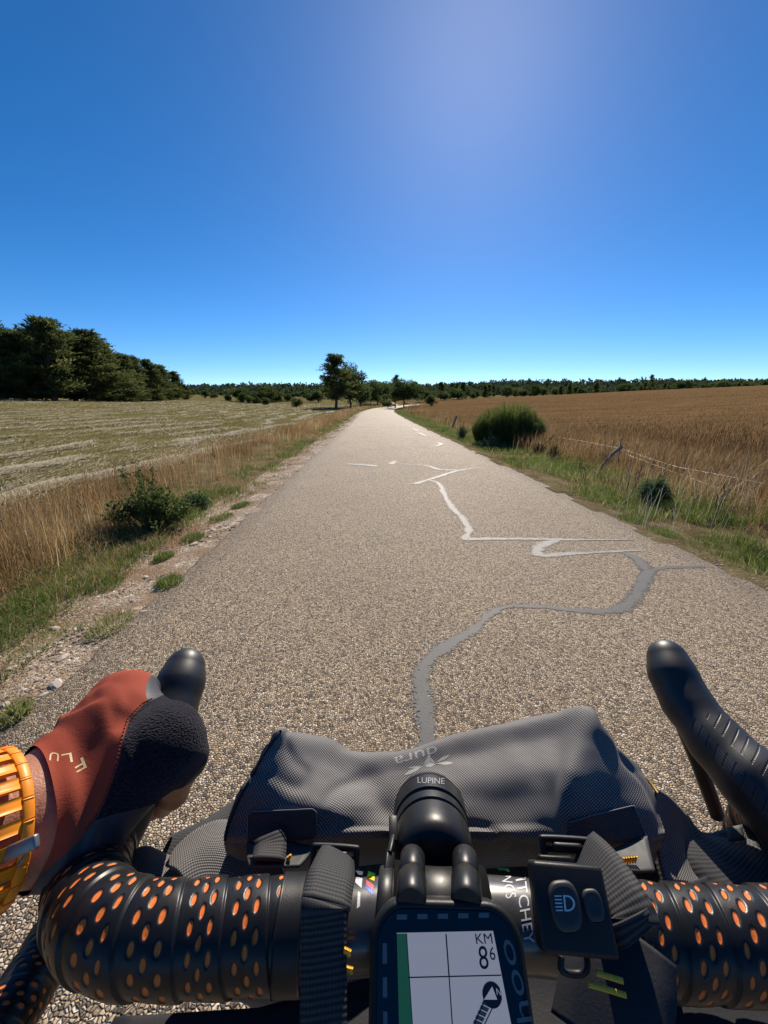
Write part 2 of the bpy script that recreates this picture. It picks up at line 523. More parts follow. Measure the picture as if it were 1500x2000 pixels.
for k, (pts, wd, mt) in enumerate([
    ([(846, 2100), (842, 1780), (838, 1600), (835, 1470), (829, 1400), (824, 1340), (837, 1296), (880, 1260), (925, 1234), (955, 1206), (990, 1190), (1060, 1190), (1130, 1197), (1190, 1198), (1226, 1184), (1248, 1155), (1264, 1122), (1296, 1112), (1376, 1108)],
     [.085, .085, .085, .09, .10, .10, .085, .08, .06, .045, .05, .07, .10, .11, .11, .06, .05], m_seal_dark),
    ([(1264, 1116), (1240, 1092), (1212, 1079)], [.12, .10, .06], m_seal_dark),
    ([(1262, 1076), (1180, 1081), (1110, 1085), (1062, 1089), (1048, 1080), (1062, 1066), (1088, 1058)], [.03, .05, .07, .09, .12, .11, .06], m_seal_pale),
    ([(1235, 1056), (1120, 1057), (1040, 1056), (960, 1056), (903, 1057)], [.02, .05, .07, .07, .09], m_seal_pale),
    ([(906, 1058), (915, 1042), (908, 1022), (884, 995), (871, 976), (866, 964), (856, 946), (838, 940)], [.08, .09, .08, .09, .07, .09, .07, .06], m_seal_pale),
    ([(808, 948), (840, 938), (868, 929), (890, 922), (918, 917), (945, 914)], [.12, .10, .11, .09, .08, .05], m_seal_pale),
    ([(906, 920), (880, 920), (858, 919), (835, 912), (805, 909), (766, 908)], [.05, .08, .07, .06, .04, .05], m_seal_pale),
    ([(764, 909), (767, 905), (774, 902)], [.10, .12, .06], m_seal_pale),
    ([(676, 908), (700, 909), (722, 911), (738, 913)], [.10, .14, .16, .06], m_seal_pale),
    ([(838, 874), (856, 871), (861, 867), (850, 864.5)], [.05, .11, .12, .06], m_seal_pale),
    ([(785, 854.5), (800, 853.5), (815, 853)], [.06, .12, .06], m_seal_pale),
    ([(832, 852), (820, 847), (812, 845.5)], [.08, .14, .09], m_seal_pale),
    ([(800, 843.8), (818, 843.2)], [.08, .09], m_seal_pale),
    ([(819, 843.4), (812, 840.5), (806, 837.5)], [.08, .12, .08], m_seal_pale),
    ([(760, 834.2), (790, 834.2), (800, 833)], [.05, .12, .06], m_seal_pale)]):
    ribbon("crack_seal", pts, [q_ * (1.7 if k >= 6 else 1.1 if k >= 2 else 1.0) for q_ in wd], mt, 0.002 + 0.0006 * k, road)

# ---------------------------------------------------------------- blades, hay, pebbles
def blade_arrays(x, y, z, h, w, lean, az=None):
    n = len(x)
    az = rng.uniform(0, 2 * np.pi, n) if az is None else az
    fa = rng.uniform(0, 2 * np.pi, n)
    W = np.stack([np.cos(fa), np.sin(fa), np.zeros(n)], -1) * (w * 0.5)[:, None]
    D = np.stack([np.cos(az), np.sin(az), np.zeros(n)], -1)
    P = np.stack([x, y, z], -1); U = np.array([0, 0, 1.0])
    mid = P + D * (lean * h * 0.3)[:, None] + U * (h * 0.6)[:, None]
    tip = P + D * (lean * h)[:, None] + U * (h * np.sqrt(np.clip(1 - 0.5 * lean ** 2, 0.15, 1)))[:, None]
    V = np.stack([P - W, P + W, mid + W * 0.75, mid - W * 0.75, tip], 1).reshape(-1, 3)
    b = np.arange(n) * 5
    return V, np.stack([b, b + 1, b + 2, b + 3], -1), np.stack([b + 3, b + 2, b + 4], -1)

def blades(name, x, y, h, w, lean, tint, mat, az=None, sink=0.02):
    z = H(x, y) - sink
    V, Q, T = blade_arrays(x, y, z, h, w, lean, az)
    o = mobj(name, V, [Q, T], mat, smooth=False, attrs={'tint': np.repeat(tint, 5)})
    return tag(o, kind='stuff')

def strip_sample(n, u0, u1, y0, y1, p=1.0):
    """points along the roadside, thinning out with distance"""
    y = y0 * (y1 / y0) ** rng.random(n)
    u = rng.uniform(u0, u1, n)
    return xc(np.minimum(y, 110)) + u, y, u

def fan_sample(n, d0, d1):
    d = d0 * (d1 / d0) ** rng.random(n)
    a = rng.uniform(-1.02, 1.02, n)
    x, y = d * np.sin(a), d * np.cos(a)
    return x, y, x - xc(np.minimum(y, 110))

gold = [(0.0, (.12, .070, .028)), (0.35, (.25, .155, .065)), (0.7, (.42, .28, .13)), (1.0, (.66, .54, .34))]
m_dry = leafy("dry_grass", gold, 0.42, 0.6)
m_field = leafy("golden_grass", [(0.0, (.095, .054, .025)), (0.5, (.165, .102, .049)), (0.85, (.25, .168, .085)), (1.0, (.42, .31, .175))], 0.22, 0.8, 0.0)
m_green = leafy("green_grass", [(0.0, (.045, .068, .017)), (0.45, (.10, .165, .03)), (0.8, (.18, .25, .055)), (0.93, (.29, .28, .11)), (1.0, (.42, .36, .2))], 0.45, 0.45)
m_mown = leafy("mown_grass", [(0.0, (.055, .058, .018)), (0.45, (.13, .117, .043)), (0.8, (.23, .187, .08)), (1.0, (.42, .35, .19))], 0.35, 0.8, 0.0)
m_hay = leafy("hay", [(0.0, (.42, .35, .22)), (0.5, (.64, .57, .41)), (1.0, (.82, .77, .62))], 0.25, 0.45)

def wscale(y, base, k): return base * (1 + k * np.maximum(y, 0))

# left: tall dry grass
x, y, u = strip_sample(95000, -5.1, -3.15, 0.9, 115)
y = y - 0.3
e = 0.55 * (fbm(y * 0.8, u * 0 + 2, 31, 3) - 0.5) * 2
dens = np.minimum(sstep(-3.15 + e * 0.5, -3.5 + e * 0.5, u), 1 - sstep(-4.5, -5.1, u)) * np.clip(1.5 * fbm(x * 1.1, y * 0.7, 32, 3) - 0.42, 0.03, 1)
k = rng.random(len(x)) < dens
x, y, u = x[k], y[k], u[k]; n = len(x)
hh = (0.13 + 0.40 * rng.random(n) ** 1.5) * (0.65 + 0.7 * fbm(x * 0.9, y * 0.9, 33, 3))
tint = np.clip(0.52 + 0.5 * (fbm(x * 0.8, y * 0.5, 34, 3) - 0.5) * 2 + rng.normal(0, 0.2, n), 0, 1)
blades("dry_verge_grass", x, y, hh, wscale(y, 0.0030, 0.13), rng.uniform(0.05, 0.5, n), tint, m_dry)

# left: low green grass next to the gravel, with bald places
x, y, u = strip_sample(90000, -3.7, -2.2, 0.7, 110)
f = fbm(x * 1.9, y * 1.2, 41, 4)
lim = -2.62 + 0.55 * (fbm(y * 0.9, y * 0 + 5, 42, 4) - 0.35)
dens = sstep(lim + 0.05, lim - 0.12, u) * sstep(0.40, 0.56, f + 0.06 * sstep(6, 2, y)) * (1 - 0.75 * sstep(-3.0, -3.5, u))
tuft = (fbm(x * 3.3, y * 2.4, 43, 3) > 0.66) & (u > -2.6) & (u < -2.3)
k = (rng.random(len(x)) < dens) | (tuft & (rng.random(len(x)) < 0.8))
x, y, u = x[k], y[k], u[k]; n = len(x)
hh = (0.04 + 0.11 * rng.random(n)) * (0.4 + 1.0 * fbm(x * 1.5, y * 1.5, 44, 3)) * np.where(u > -2.6, 0.55, 1.0)
tint = np.clip(0.45 + 0.9 * (fbm(x * 2.2, y * 1.4, 45, 3) - 0.5) + rng.normal(0, 0.17, n) + (rng.random(n) < 0.16) * 0.5, 0, 1)
blades("green_verge_grass", x, y, hh, wscale(y, 0.0035, 0.12), rng.uniform(0.15, 0.95, n), tint, m_green)

# right: green grass and dry stalks
x, y, u = strip_sample(95000, 2.12, 4.4, 1.4, 110)
lim = 2.2 + 0.35 * (fbm(y * 1.1, y * 0 + 9, 51, 4) - 0.3)
f = fbm(x * 1.6, y * 1.1, 52, 4)
dens = sstep(lim, lim + 0.15, u) * sstep(0.33, 0.46, f + 0.1 * sstep(7, 12, y)) * (1 - sstep(3.3, 4.2, u) * 0.85)
k = rng.random(len(x)) < dens
x, y, u = x[k], y[k], u[k]; n = len(x)
hh = (0.06 + 0.15 * rng.random(n)) * (0.5 + 1.0 * fbm(x * 1.5, y * 1.5, 53, 3)) * (0.5 + 0.5 * sstep(2.1, 2.8, u))
tint = np.clip(0.5 + 0.9 * (fbm(x * 2.0, y * 1.2, 54, 3) - 0.5) + rng.normal(0, 0.17, n) + (rng.random(n) < 0.14) * 0.5, 0, 1)
blades("green_roadside_grass", x, y, hh, wscale(y, 0.0035, 0.12), rng.uniform(0.15, 0.95, n), tint, m_green)

x, y, u = strip_sample(62000, 3.0, 6.5, 1.6, 115)
dens = sstep(3.1, 4.2, u + 0.8 * (fbm(x * 1.2, y * 0.9, 55, 3) - 0.5)) * (0.3 + 0.9 * fbm(x * 0.9, y * 0.9, 56, 3))
k = rng.random(len(x)) < dens
x, y, u = x[k], y[k], u[k]; n = len(x)
hh = (0.22 + 0.36 * rng.random(n)) * (0.5 + 0.9 * fbm(x * 0.9, y * 0.9, 57, 3))
tint = np.clip(0.45 + 0.8 * (fbm(x * 0.9, y * 0.6, 58, 3) - 0.5) + rng.normal(0, 0.22, n), 0, 1)
blades("dry_roadside_grass", x, y, hh, wscale(y, 0.0028, 0.13), rng.uniform(0.1, 0.75, n), tint, m_dry, az=rng.normal(0.5, 1.2, n))

# dead litter and short dry blades over both verges
for nm, ua, ub in (("dead_grass_litter", -3.6, -2.35), ("dead_roadside_litter", 2.15, 3.9)):
    x, y, u = strip_sample(34000, ua, ub, 0.8, 70)
    k = rng.random(len(x)) < 0.15 + 0.85 * sstep(0.42, 0.6, fbm(x * 1.7, y * 1.3, 59, 4))
    x, y, u = x[k], y[k], u[k]; n = len(x)
    hh = (0.04 + 0.13 * rng.random(n)) * (0.4 + 0.6 * sstep(2.2, 2.7, np.abs(u)))
    tint = np.clip(0.55 + rng.normal(0, 0.25, n), 0, 1)
    blades(nm, x, y, hh, wscale(y, 0.0028, 0.12), rng.uniform(0.5, 1.15, n), tint, m_dry)

# right field of golden grass
x, y, u = fan_sample(300000, 4.0, 150)
k = (u > 4.4) & (y > 1) & (rng.random(len(x)) < 1 - 0.6 * sstep(10, 32, np.hypot(x, y)))
x, y, u = x[k], y[k], u[k]; n = len(x)
d = np.hypot(x, y)
row = fbm(x * 0.12, y * 0.9, 61, 4)
hh = (0.14 + 0.14 * rng.random(n)) * (0.65 + 0.6 * row) * (1 - 0.5 * sstep(7, 30, d))
tint = np.clip(0.40 + 0.75 * (row - 0.5) + rng.normal(0, 0.15, n), 0, 1)
blades("golden_field_grass", x, y, hh, wscale(d, 0.003, 0.13), rng.uniform(0.1, 0.6, n), tint, m_field, az=rng.normal(0.6, 0.9, n))

# left field: short regrowth and windrows of cut hay
x, y, u = fan_sample(200000, 4.0, 110)
k = (u < -4.7) & (y > 0.5)
x, y, u = x[k], y[k], u[k]; n = len(x)
d = np.hypot(x, y)
patch = fbm(x * 0.9, y * 0.35, 71, 4)
hh = (0.03 + 0.09 * rng.random(n)) * (0.4 + 1.2 * patch)
tint = np.clip(0.42 - 1.0 * (patch - 0.5) + rng.normal(0, 0.2, n), 0, 1)
blades("mown_field_grass", x, y, hh, wscale(d, 0.004, 0.13), rng.uniform(0.3, 1.0, n), tint, m_mown)

def hay_strands(n, y0, y1):
    d = y0 * (y1 / y0) ** rng.random(n)
    a = rng.uniform(-1.05, -0.02, n)
    x, y = d * np.sin(a), d * np.cos(a)
    u = x - xc(np.minimum(y, 110))
    ph = u * 0.62 + 1.1 * (fbm(y * 0.12, u * 0.12, 81, 3) - 0.5) * 2 + 0.35 * (fbm(y * 0.8, u * 0.5, 82, 2) - 0.5)
    rowd = np.abs((ph % 1.0) - 0.5) * 2
    on = rng.random(n) < np.where(rowd > 0.66 + 0.25 * (vnoise(y * 0.5, u * 0.9, 84) - 0.5), 0.9, 0.13) * sstep(0.36, 0.52, fbm(y * 0.28, u * 0.7, 83, 3) + 0.05)
    k = on & (u < -4.6)
    return x[k], y[k], d[k], rowd[k]
x, y, d, rowd = hay_strands(210000, 3.5, 100)
n = len(x)
L = rng.uniform(0.12, 0.42, n) * (1 + 0.02 * d); w = wscale(d, 0.0042, 0.14)
az = rng.normal(np.pi / 2 + 0.06, 0.33, n)
D = np.stack([np.cos(az), np.sin(az)], -1); N = np.stack([-D[:, 1], D[:, 0]], -1)
z = H(x, y) + 0.015 + 0.07 * rng.random(n) * sstep(0.6, 0.95, rowd)
tl = rng.normal(0, 0.10, n)
c = np.stack([x, y], -1)
def pt(s, q): return np.column_stack([c + D * (L * s)[:, None] + N * (w * q)[:, None], z + tl * L * s + 0.02 * (1 - (2 * s) ** 2)])
V = np.stack([pt(-0.5, -.4), pt(-0.5, .4), pt(0, -.5), pt(0, .5), pt(.5, -.2), pt(.5, .2)], 1).reshape(-1, 3)
b = np.arange(n) * 6
Q = np.concatenate([np.stack([b, b + 2, b + 3, b + 1], -1), np.stack([b + 2, b + 4, b + 5, b + 3], -1)])
tag(mobj("cut_hay", V, Q, m_hay, smooth=False, attrs={'tint': np.repeat(np.clip(rng.normal(0.5, 0.25, n), 0, 1), 6)}), kind='stuff')

# pebbles: loose limestone on the shoulder and chips along the road edges
ico = bmesh.new(); bmesh.ops.create_icosphere(ico, subdivisions=1, radius=1.0)
ico.verts.index_update()
IV = np.array([v.co[:] for v in ico.verts]); IF = np.array([[v.index for v in f.verts] for f in ico.faces]); ico.free()
def pebble_field(name, x, y, s, mat, tint, zoff=0.0, zfun=None):
    n = len(x)
    sx = s * rng.uniform(0.7, 1.3, n); sy = s * rng.uniform(0.6, 1.2, n); sz = s * rng.uniform(0.3, 0.6, n)
    a = rng.uniform(0, 2 * np.pi, n)
    jit = rng.normal(1, 0.16, (n, len(IV), 1))
    P = IV[None] * jit * np.stack([sx, sy, sz], -1)[:, None]
    ca, sa = np.cos(a)[:, None], np.sin(a)[:, None]
    Px = P[..., 0] * ca - P[..., 1] * sa; Py = P[..., 0] * sa + P[..., 1] * ca
    z = (zfun or H)(x, y)
    V = np.stack([Px + x[:, None], Py + y[:, None], P[..., 2] + (z + zoff + sz * 0.25)[:, None]], -1).reshape(-1, 3)
    Fc = (IF[None] + (np.arange(n) * len(IV))[:, None, None]).reshape(-1, 3)
    return tag(mobj(name, V, Fc, mat, smooth=False, attrs={'tint': np.repeat(tint, len(IV))}), kind='stuff')
t = NT("limestone")
c = t.ramp(t.attr('tint'), [(0, (.16, .10, .065)), (0.4, (.30, .22, .155)), (0.75, (.46, .38, .30)), (1, (.66, .60, .52))])
c = t.mix(t.math('MULTIPLY', t.noise(90.0, 4), 0.5), c, (.3, .22, .16))
m_lime = t.done(t.bsdf(c, 0.85, 0.25, normal=t.bump(t.noise(160.0, 4), 0.5, 0.003)))
x, y, u = strip_sample(15000, -2.75, -2.08, 0.8, 40)
k = rng.random(len(x)) < 0.25 + 0.9 * sstep(0.4, 0.6, fbm(x * 2.5, y * 1.8, 91, 3))
x, y, u = x[k], y[k], u[k]; n = len(x)
s = np.minimum(0.003 + 0.010 * rng.random(n) ** 5, 0.012) * (1 + 0.05 * y)
pebble_field("shoulder_gravel", x, y, s, m_lime, np.clip(rng.normal(0.5, 0.24, n), 0, 1))
x, y, u = strip_sample(3000, 2.05, 2.6, 1.5, 40); n = len(x)
pebble_field("roadside_gravel", x, y, (0.003 + 0.008 * rng.random(n) ** 3) * (1 + 0.04 * y), m_lime, np.clip(rng.normal(0.5, 0.2, n), 0, 1))
# larger pale stones one can pick out
stones = [(20, 1292, 22), (122, 1284, 26), (345, 1275, 0), (110, 1338, 34), (85, 1358, 20), (10, 1375, 24), (280, 1195, 14), (283, 1121, 16), (378, 1060, 20), (105, 1215, 24), (240, 1195, 16), (60, 1242, 14)]
stone_lab = ["pale stone at the very left end of the gravel shoulder", "pale stone on the bare earth left of the brake hood's tip", "", "long flat pale stone nearest the rider's glove",
             "small flat stone left of the glove's knuckles", "pale stone lowest on the shoulder at the picture's left edge", "small pale stone beside a grass tuft at the asphalt edge", "small pale stone on the shoulder farther along, left of a tuft",
             "farthest pale stone that shows on the gravel shoulder", "pale stone close under the green verge grass", "pale stone in the middle of the gravel shoulder", "pale stone on the gravel just below the near green grass"]
for i, (px, py, wpx) in enumerate(stones):
    if not wpx: continue
    p = G(px, py); sz_ = wpx * (p - EYE).dot(FWD) / F * 0.5
    r_ = np.random.default_rng(i)
    bm = bmesh.new(); bmesh.ops.create_icosphere(bm, subdivisions=2, radius=1.0)
    for v in bm.verts:
        v.co *= 1 + r_.normal(0, 0.08)
        v.co = Vector((v.co.x * sz_, v.co.y * sz_ * 0.6, v.co.z * sz_ * 0.32))
    me = bpy.data.meshes.new("stone"); bm.to_mesh(me); bm.free()
    a = me.attributes.new('tint', 'FLOAT', 'POINT'); a.data.foreach_set('value', np.full(len(me.vertices), 0.85, np.float32))
    o = obj("stone", me, m_lime)
    o.location = (p.x, p.y, float(H(p.x, p.y)) + sz_ * 0.1); o.rotation_euler = (0.1 * r_.normal(), 0.1 * r_.normal(), r_.uniform(0, 3))
    tag(o, stone_lab[i], "stone", "pale stones on the gravel shoulder")

# green tufts that stand apart on the bare shoulder
for i, (px, py, wpx, lab) in enumerate([
    (330, 1140, 62, "dense green tuft at the asphalt edge, alone on the gravel"), (216, 1222, 96, "wide flat brownish tuft on the gravel nearest the road's left edge"),
    (318, 1083, 46, "bright green tuft at the inner side of the shoulder"), (205, 1134, 72, "long green tuft between verge and gravel"),
    (432, 1008, 56, "small green tuft beside the asphalt, second from the far end"), (376, 1046, 52, "green tuft against the verge right of the leafy bush"),
    (28, 1400, 62, "thin tuft low at the picture's left edge beside the road"), (470, 985, 44, "farthest tuft standing on the gravel shoulder"),
    (1236, 1012, 60, "green tuft at the right asphalt edge near the round shrub"), (1300, 1040, 70, "thick green tuft below the round shrub on the right verge"), (1385, 1052, 80, "largest bright tuft on the right verge")]):
    p = G(px, py); sc = (p - EYE).dot(FWD) / F; r_ = np.random.default_rng(500 + i)
    n = 420
    a, q = r_.uniform(0, 6.28, n), np.sqrt(r_.random(n)) * wpx * 0.5 * sc
    x, y = p.x + np.cos(a) * q * 0.8, p.y + np.sin(a) * q * 1.1
    hh = r_.uniform(0.03, 0.085, n) * (1.25 - q / (wpx * 0.5 * sc))
    V, Q, T = blade_arrays(x, y, H(x, y) - 0.005, hh + 0.015, np.full(n, 0.0038), r_.uniform(0.3, 1.05, n), a + r_.normal(0, 0.6, n))
    tn = np.clip(r_.normal(0.9 if i in (1, 6) else 0.5, 0.17, n), 0, 1)
    me = np_mesh("grass_tuft", V - np.array([p.x, p.y, 0]), [Q, T], False, {'tint': np.repeat(tn, 5)})
    o = obj("grass_tuft", me, m_green); o.location = (p.x, p.y, 0)
    tag(o, lab, "grass tuft", "tufts on the road's edges")
# ================================================================== TREES AND PLANTS
def leaf_cards(centers, size, aspect, rs, direction=None, spread=1.0, fold=0.25):
    """rhombic leaf-sized faces, each folded along its midrib"""
    n = len(centers)
    d = rs.normal(size=(n, 3)) * spread
    if direction is not None: d = d + direction
    d /= np.linalg.norm(d, axis=1, keepdims=True) + 1e-9
    r = rs.normal(size=(n, 3)); w = np.cross(d, r); w /= np.linalg.norm(w, axis=1, keepdims=True) + 1e-9
    nn = np.cross(d, w)
    s = (size * rs.uniform(0.6, 1.35, n))[:, None] if np.isscalar(size) else (size * rs.uniform(0.7, 1.3, n))[:, None]
    a = s * aspect
    V = np.stack([centers, centers + d * s * 0.5 + w * a * 0.5 + nn * a * fold, centers + d * s, centers + d * s * 0.5 - w * a * 0.5 + nn * a * fold], 1)
    b = np.arange(n) * 4
    return V.reshape(-1, 3), np.concatenate([np.stack([b, b + 1, b + 2], -1), np.stack([b, b + 2, b + 3], -1)])

m_bark = simple("pine_bark", (.09, .062, .045), 0.9, (.16, .115, .085), 6.0, 0.2, bump=0.8, bscale=18, bdist=0.02)
m_pine = leafy("pine_needles", [(0.0, (.042, .060, .022)), (0.5, (.10, .125, .042)), (0.85, (.17, .185, .062)), (1.0, (.22, .21, .085))], 0.5, 0.6, 0.25)
m_oak = leafy("oak_leaves", [(0.0, (.034, .056, .018)), (0.5, (.078, .115, .032)), (0.85, (.13, .17, .048)), (1.0, (.18, .20, .07))], 0.45, 0.55, 0.3)
m_oak2 = leafy("pale_leaves", [(0.0, (.05, .07, .022)), (0.5, (.11, .135, .042)), (0.85, (.17, .185, .06)), (1.0, (.24, .22, .09))], 0.45, 0.55, 0.3)

def pine_parts(seed, h=10.0, r=2.6, low=0.08, nb=85, gaps=0.12, ncl=5, nl=15, top=0.55):
    rs = np.random.default_rng(seed)
    tr = MB()
    zz = np.linspace(-0.3, h * 0.97, 12)
    P = np.column_stack([0.12 * np.sin(zz * 0.5 + seed), 0.12 * np.cos(zz * 0.4 + seed), zz])
    add_tube(tr, P, np.interp(zz, [-0.3, 0, h], [h * 0.026, h * 0.021, 0.02]), 8)
    C, Dn, tint = [], [], []
    for i in range(nb):
        f = low + (1 - low) * (i + rs.random()) / nb
        if rs.random() < gaps: continue
        z = h * f
        shape = (1 - f) ** top * (0.75 + 0.25 * math.sin(i * 1.7)) * min(1.0, 0.55 + (f - low) * 3)
        L = max(0.25, r * shape * rs.uniform(0.55, 1.2))
        a = rs.uniform(0, 2 * np.pi)
        up = rs.uniform(-0.05, 0.25) + 0.6 * f ** 2
        x0 = np.array([np.interp(z, zz, P[:, 0]), np.interp(z, zz, P[:, 1]), z])
        dirv = np.array([np.cos(a), np.sin(a), up])
        s = np.linspace(0, 1, 5)
        B = x0 + dirv * (s * L)[:, None] + np.array([0, 0, 1]) * (0.18 * L * (s ** 2) - 0.12 * L * s)[:, None]
        add_tube(tr, B, np.linspace(0.035 + 0.012 * L, 0.012, 5), 4, False)
        bt = rs.normal(0, 0.16)
        for q in range(ncl):
            ss = 0.3 + 0.7 * (q + rs.random() * 0.8) / ncl
            c = x0 + dirv * ss * L + np.array([0, 0, 0.18 * L * ss ** 2 - 0.12 * L * ss]) + rs.normal(size=3) * 0.16 * np.array([1, 1, 0.5])
            m = nl
            C.append(c + rs.normal(size=(m, 3)) * np.array([0.24, 0.24, 0.12]))
            o = dirv * 0.7 + np.array([0, 0, 0.55])
            Dn.append(np.broadcast_to(o, (m, 3)))
            tint.append(np.clip(0.42 + bt + rs.normal(0, 0.14, m), 0, 1))
    # leader
    c = P[-1] + np.zeros((20, 3)); c[:, 2] += rs.uniform(-0.9, 0.25, 20)
    C.append(c); Dn.append(np.broadcast_to(np.array([0, 0, 0.9]), (20, 3))); tint.append(np.full(20, 0.5))
    C, Dn, tint = np.concatenate(C), np.concatenate(Dn), np.concatenate(tint)
    V, T = leaf_cards(C, 0.46, 0.26, rs, Dn, 0.75)
    return tr.mesh("trunk"), np_mesh("crown", V, [T], False, {'tint': np.repeat(tint, 4)})

def leaf_tree_parts(seed, h=8.0, w=5.0, trunk_f=0.25, lobes=22, per=230, size=0.30, stems=1, round_=0.5):
    rs = np.random.default_rng(seed)
    tr = MB()
    zc, rz, rx = h * (trunk_f + (1 - trunk_f) * 0.5), h * (1 - trunk_f) * 0.5, w * 0.5
    cen, rad_ = [], []
    for i in range(lobes):
        d = rs.normal(size=3); d /= np.linalg.norm(d)
        q = rs.uniform(0.35, 0.86)
        p = np.array([0, 0, zc]) + d * q * np.array([rx, rx, rz]) * (1 + 0.12 * rs.normal())
        cen.append(p); rad_.append(rs.uniform(0.22, 0.42) * min(rx, rz) * 1.1)
    for s in range(stems):
        base = np.array([rs.normal() * 0.25 * (stems > 1), rs.normal() * 0.25 * (stems > 1), -0.3])
        fork = np.array([base[0] * 1.5, base[1] * 1.5, h * (trunk_f + 0.12)])
        add_tube(tr, np.array([base, (base + fork) / 2 + rs.normal(size=3) * 0.06, fork]), [h * 0.026, h * 0.019, h * 0.014], 8)
        for p in cen[s::stems]:
            midp = (fork + p) / 2 + np.array([0, 0, -0.1 * h * rs.random()])
            add_tube(tr, catmull(np.array([fork, midp, p]), 3), np.linspace(h * 0.010, 0.012, 7), 5, False)
    C, Dn, tint = [], [], []
    for p, rr in zip(cen, rad_):
        d = rs.normal(size=(per, 3)); d /= np.linalg.norm(d, axis=1, keepdims=True)
        C.append(p + d * (rr * rs.uniform(0.45, 1.1, per))[:, None] * np.array([1, 1, 0.8]))
        Dn.append(d * 0.7)
        tint.append(np.clip(0.45 + rs.normal(0, 0.13) + rs.normal(0, 0.14, per), 0, 1))
    C, Dn, tint = np.concatenate(C), np.concatenate(Dn), np.concatenate(tint)
    V, T = leaf_cards(C, size, 0.62, rs, Dn, 1.0)
    return tr.mesh("trunk"), np_mesh("crown", V, [T], False, {'tint': np.repeat(tint, 4)})

def plant_tree(name, parts, h0, h, loc, label, group=None, rotz=0.0, mats=None, sxy=1.0, cat="tree"):
    r = empty(name, loc, label, cat, group)
    s = h / h0
    r.scale = (s * sxy, s * sxy, s); r.rotation_euler = (0, 0, rotz)
    o = obj("trunk", parts[0], m_bark, r, False)
    o2 = obj("crown", parts[1], mats or m_pine, r, False)
    return r

def at(px, depth):
    """ground point on the vertical plane through a pixel column, depth metres ahead"""
    v = ray(px, 788); k = depth / (v.dot(FH))
    x, y = v.x * k, v.y * k
    return Vector((x, y, float(H(x, y))))

def top_h(px, py, p):
    """height a thing standing at p needs to reach pixel row py"""
    d = (p - EYE).dot(FH); r = ray(px, py); k = d / r.dot(FH)
    return max(0.4, EYE.z + r.z * k - p.z)

# --- the pine wood on the left
ordinals = ["first", "second", "third", "fourth", "fifth", "sixth", "seventh", "eighth", "ninth", "tenth", "eleventh", "twelfth", "thirteenth", "fourteenth"]
variants = []
for k in range(5):
    variants.append(pine_parts(100 + k, 10.0, [4.2, 3.6, 4.6, 4.0, 3.7][k], 0.03, 115, 0.05, 6, 15))
front = [(-45, 640, 50), (8, 634, 52), (52, 652, 53), (112, 628, 54), (150, 652, 58), (190, 650, 60), (216, 672, 64), (247, 694, 68), (270, 700, 74), (300, 706, 80), (322, 716, 86), (345, 728, 93), (362, 752, 99)]
first_of = {}
rt = random.Random(5)
def forest_pine(px, py, dep, label, group, sxy):
    k = rt.randrange(5)
    p = at(px, dep); h = top_h(px, py, p)
    s = h / 10.0
    if k not in first_of:
        first_of[k] = plant_tree("pine_tree", variants[k], 10.0, h, p, label, group, rt.uniform(0, 6.28), None, sxy)
    else:
        dup(first_of[k], p, rt.uniform(0, 6.28), (s * sxy, s * sxy, s), label, group)
for i, (px, py, dep) in enumerate(front):
    lab = "tall dark pine, %s from the left along the front of the left wood" % ordinals[i]
    if i == len(front) - 1: lab = "lowest pine where the left wood ends beside the open field"
    if i == 3: lab = "tallest pine of the left wood, its ragged top highest on the skyline"
    forest_pine(px, py, dep, lab, "pines along the left wood", rt.uniform(1.25, 1.6) * (1 + 0.02 * i))
for i in range(24):
    px = -70 + 19 * i * 0.95 + rt.uniform(-8, 8)
    py = np.interp(px, [-70, 10, 110, 200, 260, 340, 370], [640, 642, 640, 662, 702, 722, 752]) + rt.uniform(4, 22)
    dep = np.interp(px, [-70, 60, 360], [56, 60, 104]) + rt.uniform(3, 12)
    forest_pine(px, py, dep, "dark pine standing among the rows behind the front of the left wood", "pines deeper in the left wood", rt.uniform(1.3, 1.7))

# low bushes along the foot of the wood
bush_parts = [leaf_tree_parts(300 + k, 2.0, 3.2, 0.02, 12, 110, 0.22, 3) for k in range(3)]
bush_first = {}
def bush(px, py, dep, label, group, mat_k=0, wide=1.0):
    p = at(px, dep); h = top_h(px, py, p)
    k = rt.randrange(3); s = h / 2.0
    key = (k, mat_k)
    if key not in bush_first:
        me = (bush_parts[k][0], bush_parts[k][1].copy() if mat_k else bush_parts[k][1])
        bush_first[key] = plant_tree("bush", me, 2.0, h, p, label, group, rt.uniform(0, 6), m_oak2 if mat_k else m_oak, wide, "bush")
    else:
        dup(bush_first[key], p, rt.uniform(0, 6), (s * wide, s * wide, s), label, group)
for i, (px, py, dep) in enumerate([(8, 763, 51), (20, 767, 51.5), (45, 770, 52), (75, 771, 53), (190, 769, 60), (215, 768, 62), (235, 771, 66), (275, 776, 74), (310, 778, 82)]):
    bush(px, py, dep, "low yellowish bush, %s from the left at the foot of the left pine wood" % ordinals[i], "bushes at the foot of the left wood", 1, 1.3)

